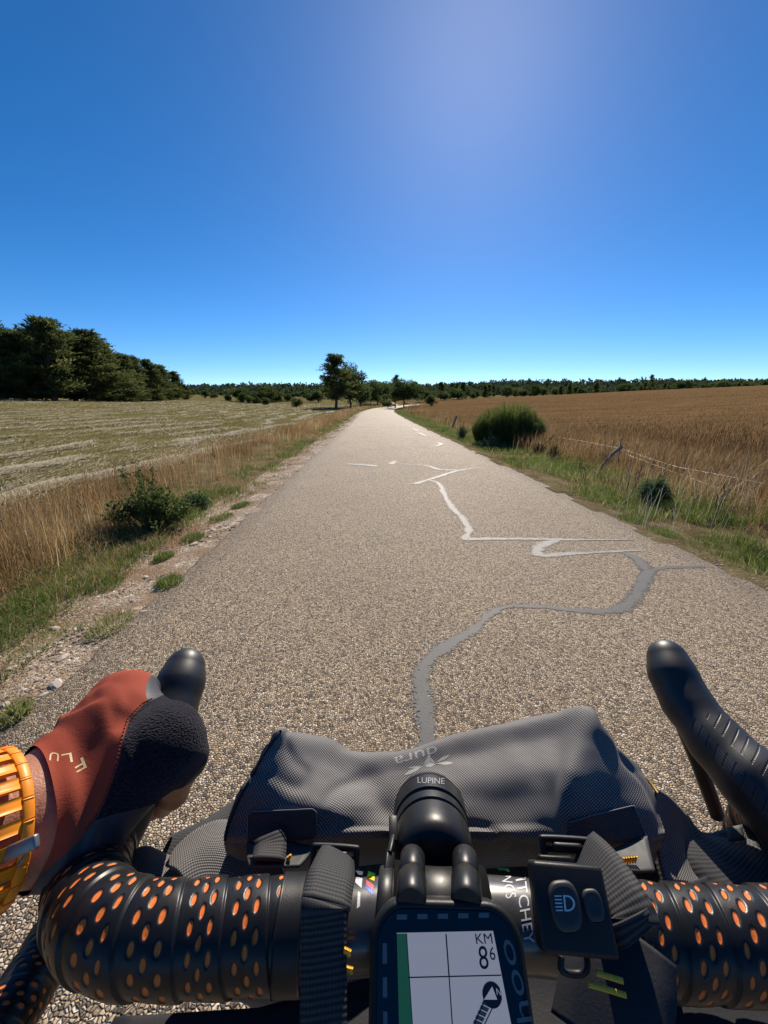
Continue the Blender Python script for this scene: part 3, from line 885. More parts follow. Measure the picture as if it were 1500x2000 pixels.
# --- the trees beside the road
p = at(657, 70)
plant_tree("pine_tree", pine_parts(201, 10.0, 3.9, 0.17, 66, 0.14, 7, 20, 0.5), 10.0, top_h(650, 696, p), p,
           "tall open pine with bare trunk beside the road bend, ragged leaning top", None, 0.6, None, 1.5)
p = at(684, 80)
plant_tree("leafy_tree", leaf_tree_parts(202, 8.0, 6.4, 0.08, 36, 250, 0.30), 8.0, top_h(690, 711, p), p,
           "dense round broadleaf tree touching the tall roadside pine", None, 1.0, m_oak, 1.25)
p = at(790, 75)
plant_tree("leafy_tree", leaf_tree_parts(203, 5.5, 6.6, 0.2, 32, 240, 0.24), 5.5, top_h(794, 741, p), p,
           "small round tree on a short dark trunk at the right roadside", None, 0.0, m_oak, 1.25)
p = at(772, 84)
plant_tree("pine_tree", pine_parts(204, 10.0, 2.2, 0.2, 60, 0.12), 10.0, top_h(772, 735, p), p,
           "slim pine with pointed top half hidden by the small roadside tree")
p = at(704, 92)
plant_tree("leafy_tree", leaf_tree_parts(205, 7.0, 6.6, 0.02, 28, 220, 0.3), 7.0, top_h(704, 742, p), p,
           "lower broadleaf tree just right of the dense round tree", None, 0.3, m_oak2, 1.25)
p = at(738, 120)
plant_tree("leafy_tree", leaf_tree_parts(206, 8.0, 7.5, 0.05, 30, 220, 0.34), 8.0, top_h(738, 739, p), p,
           "flat topped tree above the far end of the road", None, 0.3, m_oak, 1.4)
p = at(724, 112)
plant_tree("leafy_tree", leaf_tree_parts(207, 7.0, 6.4, 0.03, 26, 200, 0.34), 7.0, top_h(722, 742, p), p,
           "narrow tree between the dense round tree and the flat topped tree", None, 2.3, m_oak, 1.1)

# --- middle distance: single trees and bushes left of the road
mids = [(402, 763, 150), (420, 766, 148), (470, 755, 128), (476, 768, 120), (446, 769, 126), (519, 749, 134), (508, 762, 128), (532, 762, 138), (545, 768, 140), (562, 768, 145), (579, 776, 92), (500, 774, 112), (488, 773, 118), (520, 776, 104), (606, 766, 150), (622, 764, 150)]
tree_parts = [leaf_tree_parts(400 + k, 8.0, [10.5, 9.0, 11.5, 9.5][k], 0.0, 30, 110, 0.6, 2) for k in range(4)]
tree_first = {}
def far_tree(px, py, dep, label, group, mk=0, wide=1.0):
    p = at(px, dep); h = top_h(px, py, p); k = rt.randrange(4); s = h / 8.0
    key = (k, mk)
    if key not in tree_first:
        me = (tree_parts[k][0], tree_parts[k][1].copy() if mk else tree_parts[k][1])
        tree_first[key] = plant_tree("leafy_tree", me, 8.0, h, p, label, group, rt.uniform(0, 6), (m_oak, m_oak2)[mk], wide)
    else:
        dup(tree_first[key], p, rt.uniform(0, 6), (s * wide, s * wide, s), label, group)
mid_lab = {2: "round tree left of the bushy tall one beyond the mown field", 5: "tallest bushy tree standing beyond the mown field, between wood and roadside pine", 10: "small round bush alone at the far edge of the mown field"}
mid_rank = {k: r for r, k in enumerate(sorted(range(len(mids)), key=lambda k: mids[k][0]))}
for i, (px, py, dep) in enumerate(mids):
    dep *= 0.78
    far_tree(px, py, dep, mid_lab.get(i, "green bush, %s from the left in the broken hedge beyond the mown field" % (ordinals + ["fifteenth", "last"])[mid_rank[i]]), "hedge beyond the mown field", i % 3 == 1, 1.15)
# single trees and bushes right of the road
for i, (px, py, dep, lab, wd) in enumerate([
    (842, 772, 90, "small pale bush beyond the road bend, right of the small roadside tree", 1.0),
    (757, 778, 88, "low grey green bush at the road bend left of the small roadside tree", 1.3),
    (832, 757, 150, "broad tree in the first row right of the small roadside tree", 1.2),
    (868, 762, 158, "pale tree in the row behind the golden field, left of the dark broad one", 1.1),
    (893, 756, 160, "dark broad tree in the row behind the golden field, left of the broom", 1.25),
    (922, 766, 165, "low tree in the row just left of the broom bush", 1.1),
    (1322, 742, 176, "round dark tree standing alone on the golden field's skyline", 1.5)]):
    far_tree(px, py, dep, lab, None, i % 2 == 1 or i == 0, wd)
    # a label of its own stands without a group
for o in list(col.objects):
    if o.get('group') is None and 'group' in o.keys(): del o['group']
p = at(1265, 172)
plant_tree("pine_tree", pine_parts(208, 10.0, 4.6, 0.05, 80, 0.1), 10.0, top_h(1265, 733, p), p, "broad layered pine rising above the golden field's skyline")

# --- the wood behind the golden field: the larger trees one by one
for i in range(64):
    px = 800 + i * 11.2 + rt.uniform(-5, 5)
    base = np.interp(px, [800, 1000, 1150, 1250, 1500], [752, 752, 752, 750, 744])
    dep = np.interp(px, [800, 1000, 1500], [190, 215, 250]) + rt.uniform(-20, 45)
    py = base + rt.uniform(-3, 16)
    if px > 1290: py = base + rt.uniform(-2, 6)
    lab = "tree among the others in the wood behind the golden field"
    if rt.random() < 0.28:
        k = rt.randrange(5); p = at(px, dep); h = top_h(px, py - 2, p); s = h / 10
        dup(first_of[list(first_of)[k % len(first_of)]], p, rt.uniform(0, 6), (s * 1.3, s * 1.3, s), lab, "wood behind the golden field")
    else:
        far_tree(px, py, dep, lab, "wood behind the golden field", rt.random() < 0.55, rt.uniform(0.9, 1.4))
for i in range(26):
    px = 365 + i * 14.6 + rt.uniform(-5, 5)
    py = np.interp(px, [365, 400, 450, 620, 740], [758, 763, 764, 756, 756]) + rt.uniform(0, 9)
    far_tree(px, py, rt.uniform(190, 250), "tree among the others in the far wood beyond the mown field", "far wood beyond the mown field", rt.random() < 0.25, rt.uniform(1.0, 1.5))

# --- wooded ridge on the horizon: one mass
hx = np.linspace(-700, 1100, 90); hy = np.linspace(300, 900, 40)
Xh, Yh = np.meshgrid(hx, hy, indexing='ij')
def ridge(x, y):
    return H(x, y) - 3 + (6 + 7 * fbm(x / 160.0, y / 160.0, 90, 3) + 0.008 * np.maximum(x, 0) + 0.012 * np.minimum(x, 0)) * sstep(310, 520, y)
tag(mobj("hill", np.stack([Xh, Yh, ridge(Xh, Yh)], -1).reshape(-1, 3), grid_faces(90, 40), m_hill), kind='structure')
rs = np.random.default_rng(77)
n = 5200
x = rs.uniform(-600, 1000, n); y = rs.uniform(305, 600, n)
z = ridge(x, y); hh = rs.uniform(3.5, 8, n)
per = 26
c = np.repeat(np.stack([x, y, z], -1), per, 0)
d = rs.normal(size=(n * per, 3)); d /= np.linalg.norm(d, axis=1, keepdims=True)
hr = np.repeat(hh, per)
taper = np.abs(rs.random(n * per))
c[:, 2] += hr * taper
rr_ = hr * 0.5 * (1.05 - taper) ** 0.6
c[:, 0] += d[:, 0] * rr_; c[:, 1] += d[:, 1] * rr_
V, T = leaf_cards(c, 2.6, 0.8, rs, d * 0.5, 1.0)
tint = np.repeat(np.clip(np.repeat(rs.normal(0.4, 0.2, n), per) + rs.normal(0, 0.1, n * per), 0, 1), 4)
m_farwood = leafy("far_wood_leaves", [(0.0, (.035, .055, .03)), (0.5, (.07, .095, .045)), (1.0, (.13, .15, .075))], 0.3, 0.7, 0.1)  # distance haze mixed into the leaf colour as a bluish green
tag(mobj("far_wood", V, T, m_farwood, smooth=False, attrs={'tint': tint}), kind='stuff')

# --- power pylon far behind the wood
m_steel = simple("galvanised_steel", (.25, .26, .27), 0.5, metal=0.6)
p = at(1046, 560); p.z = float(ridge(p.x, p.y))
ph = top_h(1046, 745, p)
py_ = empty("power_pylon", p, "tiny lattice pylon top showing above the wood behind the golden field", "pylon")
mb = MB(); hw = 3.2
for sx, sy in ((-1, -1), (1, -1), (1, 1), (-1, 1)):
    add_tube(mb, [(p.x + sx * hw, p.y + sy * hw, p.z), (p.x + sx * 0.7, p.y + sy * 0.7, p.z + ph * 0.9)], 0.14, 4)
for k in range(8):
    f0, f1 = k / 8 * 0.9, (k + 1) / 8 * 0.9
    w0, w1 = hw + (0.7 - hw) * k / 8, hw + (0.7 - hw) * (k + 1) / 8
    for sx, sy, tx, ty in ((-1, -1, 1, -1), (1, -1, 1, 1), (1, 1, -1, 1), (-1, 1, -1, -1)):
        add_tube(mb, [(p.x + sx * w0, p.y + sy * w0, p.z + ph * f0), (p.x + tx * w1, p.y + ty * w1, p.z + ph * f1)], 0.08, 4)
mb.build("lattice_tower", m_steel, py_)
mb = MB()
for s in (-1, 1):
    add_tube(mb, [(p.x, p.y, p.z + ph * 0.86), (p.x + s * 7.5, p.y, p.z + ph)], 0.16, 4)
    add_tube(mb, [(p.x, p.y, p.z + ph * 0.94), (p.x + s * 7.5, p.y, p.z + ph)], 0.16, 4)
add_tube(mb, [(p.x - 7.5, p.y, p.z + ph), (p.x + 7.5, p.y, p.z + ph)], 0.18, 4)
mb.build("cross_arm", m_steel, py_)

# --- broom bush on the right: thousands of upright green stems
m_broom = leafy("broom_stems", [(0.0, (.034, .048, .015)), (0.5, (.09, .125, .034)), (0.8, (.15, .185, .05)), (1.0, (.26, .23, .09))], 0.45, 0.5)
m_twig = simple("dead_twig", (.075, .052, .038), 0.85, (.14, .105, .08), 30.0)
b = at(997, 13.2)
br = empty("broom_bush", b, "big dark green broom bush of upright stems by the fence", "bush")
rs = np.random.default_rng(9)
n = 17000
a = rs.uniform(0, 2 * np.pi, n); rr_ = np.sqrt(rs.random(n)) * 0.98
bx_, by_ = b.x + np.cos(a) * rr_ * 1.05, b.y + np.sin(a) * rr_ * 0.85
outw = rr_ / 0.98
clump = 0.5 * vnoise(np.cos(a) * rr_ * 4 + 9, np.sin(a) * rr_ * 4 + 9, 4) + 0.5 * vnoise(np.cos(a) * rr_ * 9 + 9, np.sin(a) * rr_ * 9 + 9, 6)
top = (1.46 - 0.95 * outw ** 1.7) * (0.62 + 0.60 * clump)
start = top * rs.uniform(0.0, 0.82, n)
ln = rs.uniform(0.22, 0.62, n)
lean = 0.14 + 0.75 * outw
z0 = b.z + start
px_ = bx_ + np.cos(a) * lean * start * 0.35; py2 = by_ + np.sin(a) * lean * start * 0.35
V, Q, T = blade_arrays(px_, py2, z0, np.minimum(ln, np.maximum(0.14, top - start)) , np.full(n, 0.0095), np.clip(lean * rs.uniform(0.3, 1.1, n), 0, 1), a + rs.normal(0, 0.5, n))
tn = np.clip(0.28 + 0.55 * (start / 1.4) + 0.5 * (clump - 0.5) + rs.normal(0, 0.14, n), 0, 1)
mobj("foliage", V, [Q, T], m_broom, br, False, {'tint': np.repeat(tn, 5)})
mb = MB()
for k in range(46):
    a = rs.uniform(0, 6.28); r0 = rs.uniform(0, 0.35); L = rs.uniform(0.5, 1.0)
    q = np.array([b.x + math.cos(a) * r0, b.y + math.sin(a) * r0, b.z - 0.05])
    e = q + np.array([math.cos(a) * 0.5 * L, math.sin(a) * 0.5 * L, L])
    add_tube(mb, [q, (q + e) / 2 + rs.normal(size=3) * 0.04, e], [0.014, 0.009, 0.005], 5)
mb.build("stem", m_bark, br)

# --- leafy bush at the left roadside
def roadside_bush(name, center, w, d, h, n, size, mat, label, seed, spikes=0, leafshape=0.55):
    rs = np.random.default_rng(seed)
    r = empty(name, center, label, "bush")
    c0 = np.array(center[:])
    mb = MB(); C, Dn, tn = [], [], []
    nst = 70
    for k in range(nst):
        a = rs.uniform(0, 6.28); q = math.sqrt(rs.random())
        tip = c0 + np.array([math.cos(a) * q * w * 0.5, math.sin(a) * q * d * 0.5, h * (1 - 0.55 * q ** 2) * rs.uniform(0.55, 1.05)])
        if k < spikes: tip[2] = c0[2] + h * rs.uniform(1.25, 1.5); tip[:2] = c0[:2] + (tip[:2] - c0[:2]) * 0.7
        base = c0 + np.array([math.cos(a) * q * w * 0.12, math.sin(a) * q * d * 0.12, -0.03])
        S = catmull(np.array([base, base * 0.45 + tip * 0.55 + np.array([0, 0, 0.08 * h]), tip]), 6)
        add_tube(mb, S, np.linspace(0.006, 0.0018, len(S)), 4, False)
        m = n // nst
        f = rs.uniform(0.22, 1.0, m) ** 0.8
        idx = f * (len(S) - 1); i0 = np.minimum(idx.astype(int), len(S) - 2)
        pts = S[i0] + (S[i0 + 1] - S[i0]) * (idx - i0)[:, None]
        C.append(pts + rs.normal(size=(m, 3)) * 0.018 * (1 + 0.5 * (k >= spikes)))
        o = rs.normal(size=(m, 3)); o[:, 2] = np.abs(o[:, 2]) * 0.6
        Dn.append(o); tn.append(np.clip(0.45 + rs.normal(0, 0.15) + rs.normal(0, 0.18, m), 0, 1))
    V, T = leaf_cards(np.concatenate(C), size, leafshape, rs, np.concatenate(Dn), 0.4)
    mobj("foliage", V, T, mat, r, False, {'tint': np.repeat(np.concatenate(tn), 4)})
    mb.build("stem", m_twig, r)
    return r
m_bushleaf = leafy("bush_leaves", [(0.0, (.035, .055, .014)), (0.5, (.085, .125, .028)), (0.85, (.16, .19, .05)), (1.0, (.28, .25, .09))], 0.45, 0.4, 0.45)
m_bushblue = leafy("blue_green_leaves", [(0.0, (.035, .065, .025)), (0.5, (.085, .14, .055)), (1.0, (.16, .22, .09))], 0.4, 0.45, 0.4)
g = G(296, 1022); g.z = float(H(g.x, g.y))
roadside_bush("wild_bush", g, 0.95, 0.7, 0.47, 4200, 0.036, m_bushleaf, "leafy green bush with tall spikes in the dry grass left of the road", 5, 5)
g = G(385, 985); g.z = float(H(g.x, g.y))
roadside_bush("wild_bush", g, 0.34, 0.3, 0.20, 1300, 0.03, m_bushblue, "low bluish plant at the right foot of the leafy left bush", 6)
g = at(1309, 5.15)
roadside_bush("wild_bush", g, 0.44, 0.4, 0.40, 4200, 0.026, m_bushblue, "small round blue green shrub in the dry grass right of the road", 7)
for i, (px, dep, h_, w_, lab) in enumerate([
    (965, 12.0, .42, .8, "grey green weed clump in front of the broom bush"),
    (905, 15.5, .62, .5, "thin pale shrub just left of the broom bush"),
    (1095, 9.6, .34, .4, "low green plant beside the leaning post right of the broom"),
    (1060, 10.6, .38, .45, "bleached dry weed at the right foot of the broom bush")]):
    q = at(px, dep)
    roadside_bush("weed_clump", q, w_, w_ * 0.8, h_, 1500, 0.03, (m_bushblue, m_bushblue, m_bushleaf, m_dry)[i], lab, 20 + i, 2, 0.4)

# --- bare branching weeds on the right
def twig_plant(name, base, h, lean, seed, label, group=None, thick=0.006, mat=None):
    rs = np.random.default_rng(seed); mb = MB()
    r = empty(name, base, label, "plant", group)
    def grow(p, d, L, R, lev):
        e = p + d * L
        m_ = (p + e) / 2 + rs.normal(size=3) * 0.04 * L
        add_tube(mb, [p, m_, e], [R, R * 0.8, R * 0.55], 5, True)
        if lev == 0: return
        for q in range(rs.integers(2, 4)):
            f = rs.uniform(0.35, 0.95)
            dd = d + rs.normal(size=3) * 0.42; dd[2] = abs(dd[2]) * 0.8 + 0.25; dd /= np.linalg.norm(dd)
            grow(p + (e - p) * f, dd, L * rs.uniform(0.35, 0.6), R * 0.55, lev - 1)
    for k in range(3):
        d = np.array([lean + rs.normal() * 0.25, rs.normal() * 0.25, 1.0]); d /= np.linalg.norm(d)
        grow(np.array(base[:]) + rs.normal(size=3) * 0.03, d, h * rs.uniform(0.55, 0.8), thick, 3)
    mb.build("stem", mat or m_twig, r)
    return r
for i, (px, dep, h_, ln_, lab) in enumerate([
    (1185, 6.9, .72, .25, "tall bare branching weed beside the leaning post with crossed stick"),
    (1160, 6.6, .45, .0, "low tangled dark twigs left of the tall bare weed"),
    (1258, 5.6, .52, .2, "bare twiggy weed between the leaning post and the round shrub"),
    (1290, 5.9, .5, .35, "thin leaning bare weed behind the small round shrub"),
    (1440, 4.6, .42, .0, "brown seed headed weed near the wire at the picture's right edge")]):
    twig_plant("bare_weed", at(px, dep), h_, ln_, 30 + i, lab)
g = G(176, 1010)
# pale tall stalks along the right field
mb = MB(); rs = np.random.default_rng(12)
V_, Q_, T_ = [], [], []
m_ = 120
px_ = rs.uniform(1230, 1520, m_); dp = rs.uniform(3.9, 6.5, m_)
pts = np.array([at(a_, b_)[:] for a_, b_ in zip(px_, dp)])
V, Q, T = blade_arrays(pts[:, 0], pts[:, 1], pts[:, 2], rs.uniform(0.3, 0.62, m_), np.full(m_, 0.0045), rs.uniform(0.2, 0.7, m_), rs.normal(0.4, 0.5, m_))
tag(mobj("pale_stalks", V, [Q, T], m_hay, smooth=False, attrs={'tint': np.repeat(rs.uniform(0, 0.8, m_), 5)}), kind='stuff')

# --- wire fence with leaning posts
m_post = simple("weathered_wood", (.16, .13, .105), 0.85, (.28, .25, .22), 20.0, 0.2, bump=0.7, bscale=60, bdist=0.004)
m_wire = simple("pale_wire", (.42, .38, .33), 0.4, (.3, .26, .22), metal=0.5)
fo = at(1205, 7.9)
fence = empty("wire_fence", fo, "low wire fence on leaning grey wooden posts along the golden field", "fence")
tops = []
def post(px, dep, top_px, R=0.035, extra=None):
    q = at(px, dep)
    d = (q - EYE).dot(FWD)
    e = CP(top_px[0], top_px[1], d + 0.05)
    a_, b_ = np.array(q[:]), np.array(e[:])
    a_ = a_ - (b_ - a_) * 0.25
    s = np.linspace(0, 1, 7)[:, None]
    P = a_ + (b_ - a_) * s + np.random.default_rng(int(px)).normal(size=(7, 3)) * 0.006
    mb = MB(); add_tube(mb, P, np.linspace(R * 1.05, R * 0.92, 7), 9)
    if extra: add_tube(mb, [np.array(CP(*x_)[:]) for x_ in extra], [0.012, 0.009], 6)
    mb.build("post", m_post, fence)
    tops.append(b_)
post(1188, 7.9, (1213, 872), 0.034, [(1206, 915, 8.0), (1213, 857, 8.0)])
post(1062, 11.6, (1083, 850), 0.036)
post(885, 21.5, (892, 813), 0.05); post(893, 24.5, (889, 820), 0.05); post(872, 27, (872, 816), 0.045); post(853, 33, (848, 811), 0.05)
def wire(name, pts, R=0.0012):
    P = catmull(np.array([p_[:] for p_ in pts]), 8)
    mb = MB(); add_tube(mb, P, R, 5); mb.build(name, m_wire, fence)
wire("wire", [CP(1213, 876, 8.0), CP(1310, 908, 6.2), CP(1400, 926, 5.3), CP(1500, 946, 4.65), CP(1640, 975, 4.0)])
wire("wire", [CP(1209, 882, 8.0), CP(1360, 938, 5.7), CP(1430, 960, 5.1), CP(1500, 976, 4.65), CP(1640, 1015, 4.0)])
wire("wire", [CP(1083, 853, 11.6), CP(1140, 862, 9.7), CP(1213, 876, 8.0)], 0.0016)
# ================================================================== THE BICYCLE
def surface_nets(f, org, h):
    """iso-surface of a sampled field (negative inside)"""
    s = f < 0
    c = [s[i:s.shape[0] - 1 + i, j:s.shape[1] - 1 + j, k:s.shape[2] - 1 + k] for i in (0, 1) for j in (0, 1) for k in (0, 1)]
    anyc = np.logical_or.reduce(c); allc = np.logical_and.reduce(c)
    m = anyc & ~allc
    I = np.argwhere(m)
    idx = np.full(m.shape, -1, np.int64); idx[m] = np.arange(len(I))
    acc = np.zeros((len(I), 3)); cnt = np.zeros(len(I))
    corners = [(i, j, k) for i in (0, 1) for j in (0, 1) for k in (0, 1)]
    for a in corners:
        for ax in range(3):
            if a[ax]: continue
            b = list(a); b[ax] = 1
            fa = f[I[:, 0] + a[0], I[:, 1] + a[1], I[:, 2] + a[2]]
            fb = f[I[:, 0] + b[0], I[:, 1] + b[1], I[:, 2] + b[2]]
            x = (fa < 0) != (fb < 0)
            t = np.where(x, fa / np.where(x, fa - fb, 1), 0)
            p = np.tile(np.array(a, float), (len(I), 1)); p[:, ax] += t
            acc[x] += p[x]; cnt[x] += 1
    V = (I + acc / cnt[:, None]) * h + org
    Q = []
    for ax in range(3):
        o1, o2 = [(1, 2), (2, 0), (0, 1)][ax]
        sl0 = [slice(None)] * 3; sl1 = [slice(None)] * 3
        sl0[ax] = slice(0, -1); sl1[ax] = slice(1, None)
        d = s[tuple(sl0)] != s[tuple(sl1)]
        E = np.argwhere(d)
        E = E[(E[:, o1] > 0) & (E[:, o2] > 0) & (E[:, o1] < f.shape[o1] - 1) & (E[:, o2] < f.shape[o2] - 1)]
        def g(d1, d2):
            q = E.copy(); q[:, o1] -= d1; q[:, o2] -= d2
            return idx[q[:, 0], q[:, 1], q[:, 2]]
        q = np.stack([g(1, 1), g(0, 1), g(0, 0), g(1, 0)], -1)
        flip = s[E[:, 0], E[:, 1], E[:, 2]]
        q = np.where(flip[:, None], q, q[:, ::-1])
        Q.append(q)
    return V, np.concatenate(Q)

def seg_d(P, a, b, ra, rb):
    a, b = np.asarray(a, float), np.asarray(b, float)
    ab = b - a
    t = np.clip(((P - a) @ ab) / (ab @ ab + 1e-12), 0, 1)
    return np.linalg.norm(P - a - t[..., None] * ab, axis=-1) - (ra + t * (rb - ra))

def smin(ds, k):
    m = np.minimum.reduce(ds)
    return m - k * np.log(sum(np.exp(-(d - m) / k) for d in ds))

def sdf_grid(lo, hi, h):
    ax = [np.arange(l, u + h, h) for l, u in zip(lo, hi)]
    return np.stack(np.meshgrid(*ax, indexing='ij'), -1)

def cone_body(segs, h=0.0012, k=0.004, disp=None):
    """one continuous skin round tapering limbs; segs: (a, b, ra, rb)"""
    pts = np.array([s[0] for s in segs] + [s[1] for s in segs]); r = max(max(s[2], s[3]) for s in segs)
    P = sdf_grid(pts.min(0) - r - 0.006, pts.max(0) + r + 0.006, h)
    f = smin([seg_d(P, *s) for s in segs], k)
    if disp is not None: f = f - disp(P)
    return surface_nets(f, P[0, 0, 0], h)

# --- materials
def weave_mat(name, dark, light, per=0.0016, rough=0.62, sheen=0.1, aspect=1.0):
    """coated fabric: light threads crossing a dark ground, from the cloth's own coordinates in metres"""
    t = NT(name)
    uv = t.n('ShaderNodeUVMap').outputs[0]
    sp = t.n('ShaderNodeSeparateXYZ'); t.inp(sp.inputs[0], uv)
    k = 2 * math.pi / per
    a = t.math('SINE', t.math('MULTIPLY', sp.outputs[0], k)); b = t.math('SINE', t.math('MULTIPLY', sp.outputs[1], k * aspect))
    w = t.math('ADD', t.math('MULTIPLY', t.math('MULTIPLY', a, b), 0.5), 0.5)
    w2 = t.ramp(w, [(0.42, (0, 0, 0)), (0.66, (1, 1, 1))])
    n = t.noise(22.0, 4, 0.6)
    li = t.mix(n, light, tuple(x * 0.6 for x in light))
    c = t.mix(w2, dark, li)
    return t.done(t.bsdf(c, rough, 0.4, normal=t.bump(w, 0.5, 0.0005), sheen=sheen))
m_fabric = weave_mat("pack_fabric", (.022, .021, .022), (.29, .275, .268), 0.0017)
m_fabric_dark = weave_mat("dark_pack_fabric", (.012, .0125, .016), (.05, .05, .055), 0.0022)
m_plainfab = simple("plain_black_cloth", (.014, .015, .019), 0.7, (.022, .023, .028), 60.0, 0.3, bump=0.3, bscale=900, bdist=0.0004)
m_greyfab = simple("grey_coated_cloth", (.075, .078, .078), 0.6, (.055, .057, .06), 120.0, 0.3)
def webbing_mat(name, c1, c2, per=0.0018):
    t = NT(name)
    uv = t.n('ShaderNodeUVMap').outputs[0]
    sp = t.n('ShaderNodeSeparateXYZ'); t.inp(sp.inputs[0], uv)
    row = t.math('SINE', t.math('MULTIPLY', sp.outputs[0], 2 * math.pi / per))
    wob = t.math('SINE', t.math('MULTIPLY', sp.outputs[1], 2 * math.pi / 0.0013))
    w = t.math('ADD', t.math('MULTIPLY', row, 0.42), t.math('ADD', 0.5, t.math('MULTIPLY', wob, 0.10)))
    fz = t.noise(1500.0, 2)
    c = t.mix(t.math('MULTIPLY', w, t.math('ADD', 0.5, t.math('MULTIPLY', fz, 0.8))), c1, c2)
    return t.done(t.bsdf(c, 0.75, 0.3, normal=t.bump(w, 0.5, 0.0004)))
m_web = webbing_mat("black_webbing", (.008, .008, .009), (.055, .055, .058))
m_rubber = simple("black_rubber", (.008, .008, .009), 0.42, (.013, .013, .014), 90.0, 0.3, bump=0.15, bscale=1400, bdist=0.0003)
m_plastic = simple("black_plastic", (.009, .009, .0095), 0.45, (.014, .014, .0145), 120.0, 0.3, bump=0.25, bscale=1800, bdist=0.0002)
m_alu = simple("black_anodised_aluminium", (.013, .013, .0135), 0.38, (.018, .018, .0185), 300.0, 0.35, metal=0.2, bump=0.12, bscale=2500, bdist=0.0002)
m_carbon = simple("dark_carbon_bar", (.030, .029, .028), 0.33, (.045, .043, .04), 200.0, 0.5, coat=0.4)
m_frame = simple("dark_frame_paint", (.02, .025, .024), 0.3, (.03, .034, .032), 20.0, 0.5, coat=0.5)
m_white = simple("white_print", (.55, .56, .58), 0.4, (.45, .46, .48), 90.0)
m_greyprint = simple("grey_print", (.22, .23, .24), 0.5, (.17, .18, .19), 200.0)
m_yellow = simple("yellow_stitching", (.85, .47, .03), 0.6, (.6, .30, .02), 700.0, bump=0.6, bscale=1500, bdist=0.0004)
m_tyre = simple("tyre_rubber", (.02, .02, .02), 0.7, (.03, .028, .026), 60.0)
def tape_mat():
    t = NT("perforated_bar_tape")
    h = t.attr('hole')                                   # metres from the rim of the nearest punched hole
    m = t.n('ShaderNodeMapRange'); t.inp(m.inputs[0], h); m.inputs[1].default_value = -0.00016; m.inputs[2].default_value = 0.00010
    m.inputs[3].default_value = 1; m.inputs[4].default_value = 0
    org = t.mix(t.noise(900.0, 3), (.80, .20, .035), (.62, .13, .02))
    blk = t.mix(t.noise(120.0, 4), (.006, .0065, .008), (.011, .0115, .013))
    c = t.mix(m.outputs[0], blk, org)
    r = t.math('ADD', t.math('MULTIPLY', m.outputs[0], 0.3), t.math('ADD', 0.30, t.math('MULTIPLY', t.noise(60.0, 4), 0.16)))
    return t.done(t.bsdf(c, r, 0.32, normal=t.bump(t.noise(800.0, 3), 0.12, 0.0003)))
m_tape = tape_mat()

bike = empty("bicycle", (0.03, 0.12, 0.0), "bicycle seen from the saddle, black drop handlebar wrapped in orange dotted tape", "bicycle")
BF = ray(795, 885); BF = Vector((BF.x, BF.y, 0)).normalized()          # the way the bars point
BR = Vector((BF.y, -BF.x, 0))                                          # bike's right hand side
ZZ = Vector((0, 0, 1))

def arr(v): return np.array(v[:])
def path(pts, m=10): return catmull(np.array([CP(*p)[:] for p in pts]), m)

def resample(P, step):
    s = np.concatenate([[0], np.cumsum(np.linalg.norm(np.diff(P, axis=0), axis=1))])
    q = np.linspace(0, s[-1], max(3, int(s[-1] / step)))
    return np.column_stack([np.interp(q, s, P[:, i]) for i in range(3)]), q

def wrapped_tape(name, P, r0, r1, sgn, nper=38, nth=250, phase=0.0):
    """bar tape: overlapping turns with punched holes through to the orange layer; rows follow the turns"""
    P, s = resample(P, 0.001)
    T, N, B = frames(P)
    L = s[-1]; pitch = 0.0190; step = pitch / nper
    th = np.linspace(-np.pi, np.pi, nth)
    rows = np.arange(-nper, int(L / step) + nper + 1)
    S0 = rows * step
    S = np.clip(S0[:, None] - sgn * th[None, :] / (2 * np.pi) * pitch, 0, L)
    TH = np.broadcast_to(th[None, :], S.shape)
    def at_s(A): return np.stack([np.interp(S, s, A[:, i]) for i in range(3)], -1)
    Pc, Nc, Bc = at_s(P), at_s(N), at_s(B)
    w = S0 / pitch + phase
    fl = np.floor(w + 1e-6)
    f = np.broadcast_to((w - fl)[:, None], S.shape)
    a = f * pitch; circ = 2 * np.pi * r0
    b = (fl[:, None] * 0.37 + TH / (2 * np.pi)) * circ
    hole = np.full(a.shape, 1.0)
    sp = circ / 12.5
    for ca, off in ((0.0045, 0.0), (0.0089, 0.5), (0.0133, 0.02)):
        q = b / sp + off + (a - ca) * 60.0
        q = (q - np.floor(q) - 0.5) * sp
        d = (np.sqrt(((a - ca) / 0.00105) ** 2 + (q / 0.0021) ** 2) - 1) * 0.00105
        hole = np.minimum(hole, d)
    swell = 0.0004 * np.sin(np.pi * f) ** 0.7 + 0.0011 * (1 - f)
    dent = -0.0006 * (1 - np.clip((hole + 0.0002) / 0.0005, 0, 1))
    wob = 0.0009 * (fbm(S * 90, TH * 1.2, 5, 2) - 0.5)
    R = np.interp(S, [0, L], [r0, r1]) + swell + dent + wob
    V = Pc + R[..., None] * (np.cos(TH)[..., None] * Nc + np.sin(TH)[..., None] * Bc)
    return mobj(name, V.reshape(-1, 3), grid_faces(len(rows), nth), m_tape, bike, True, {'hole': hole.ravel()})

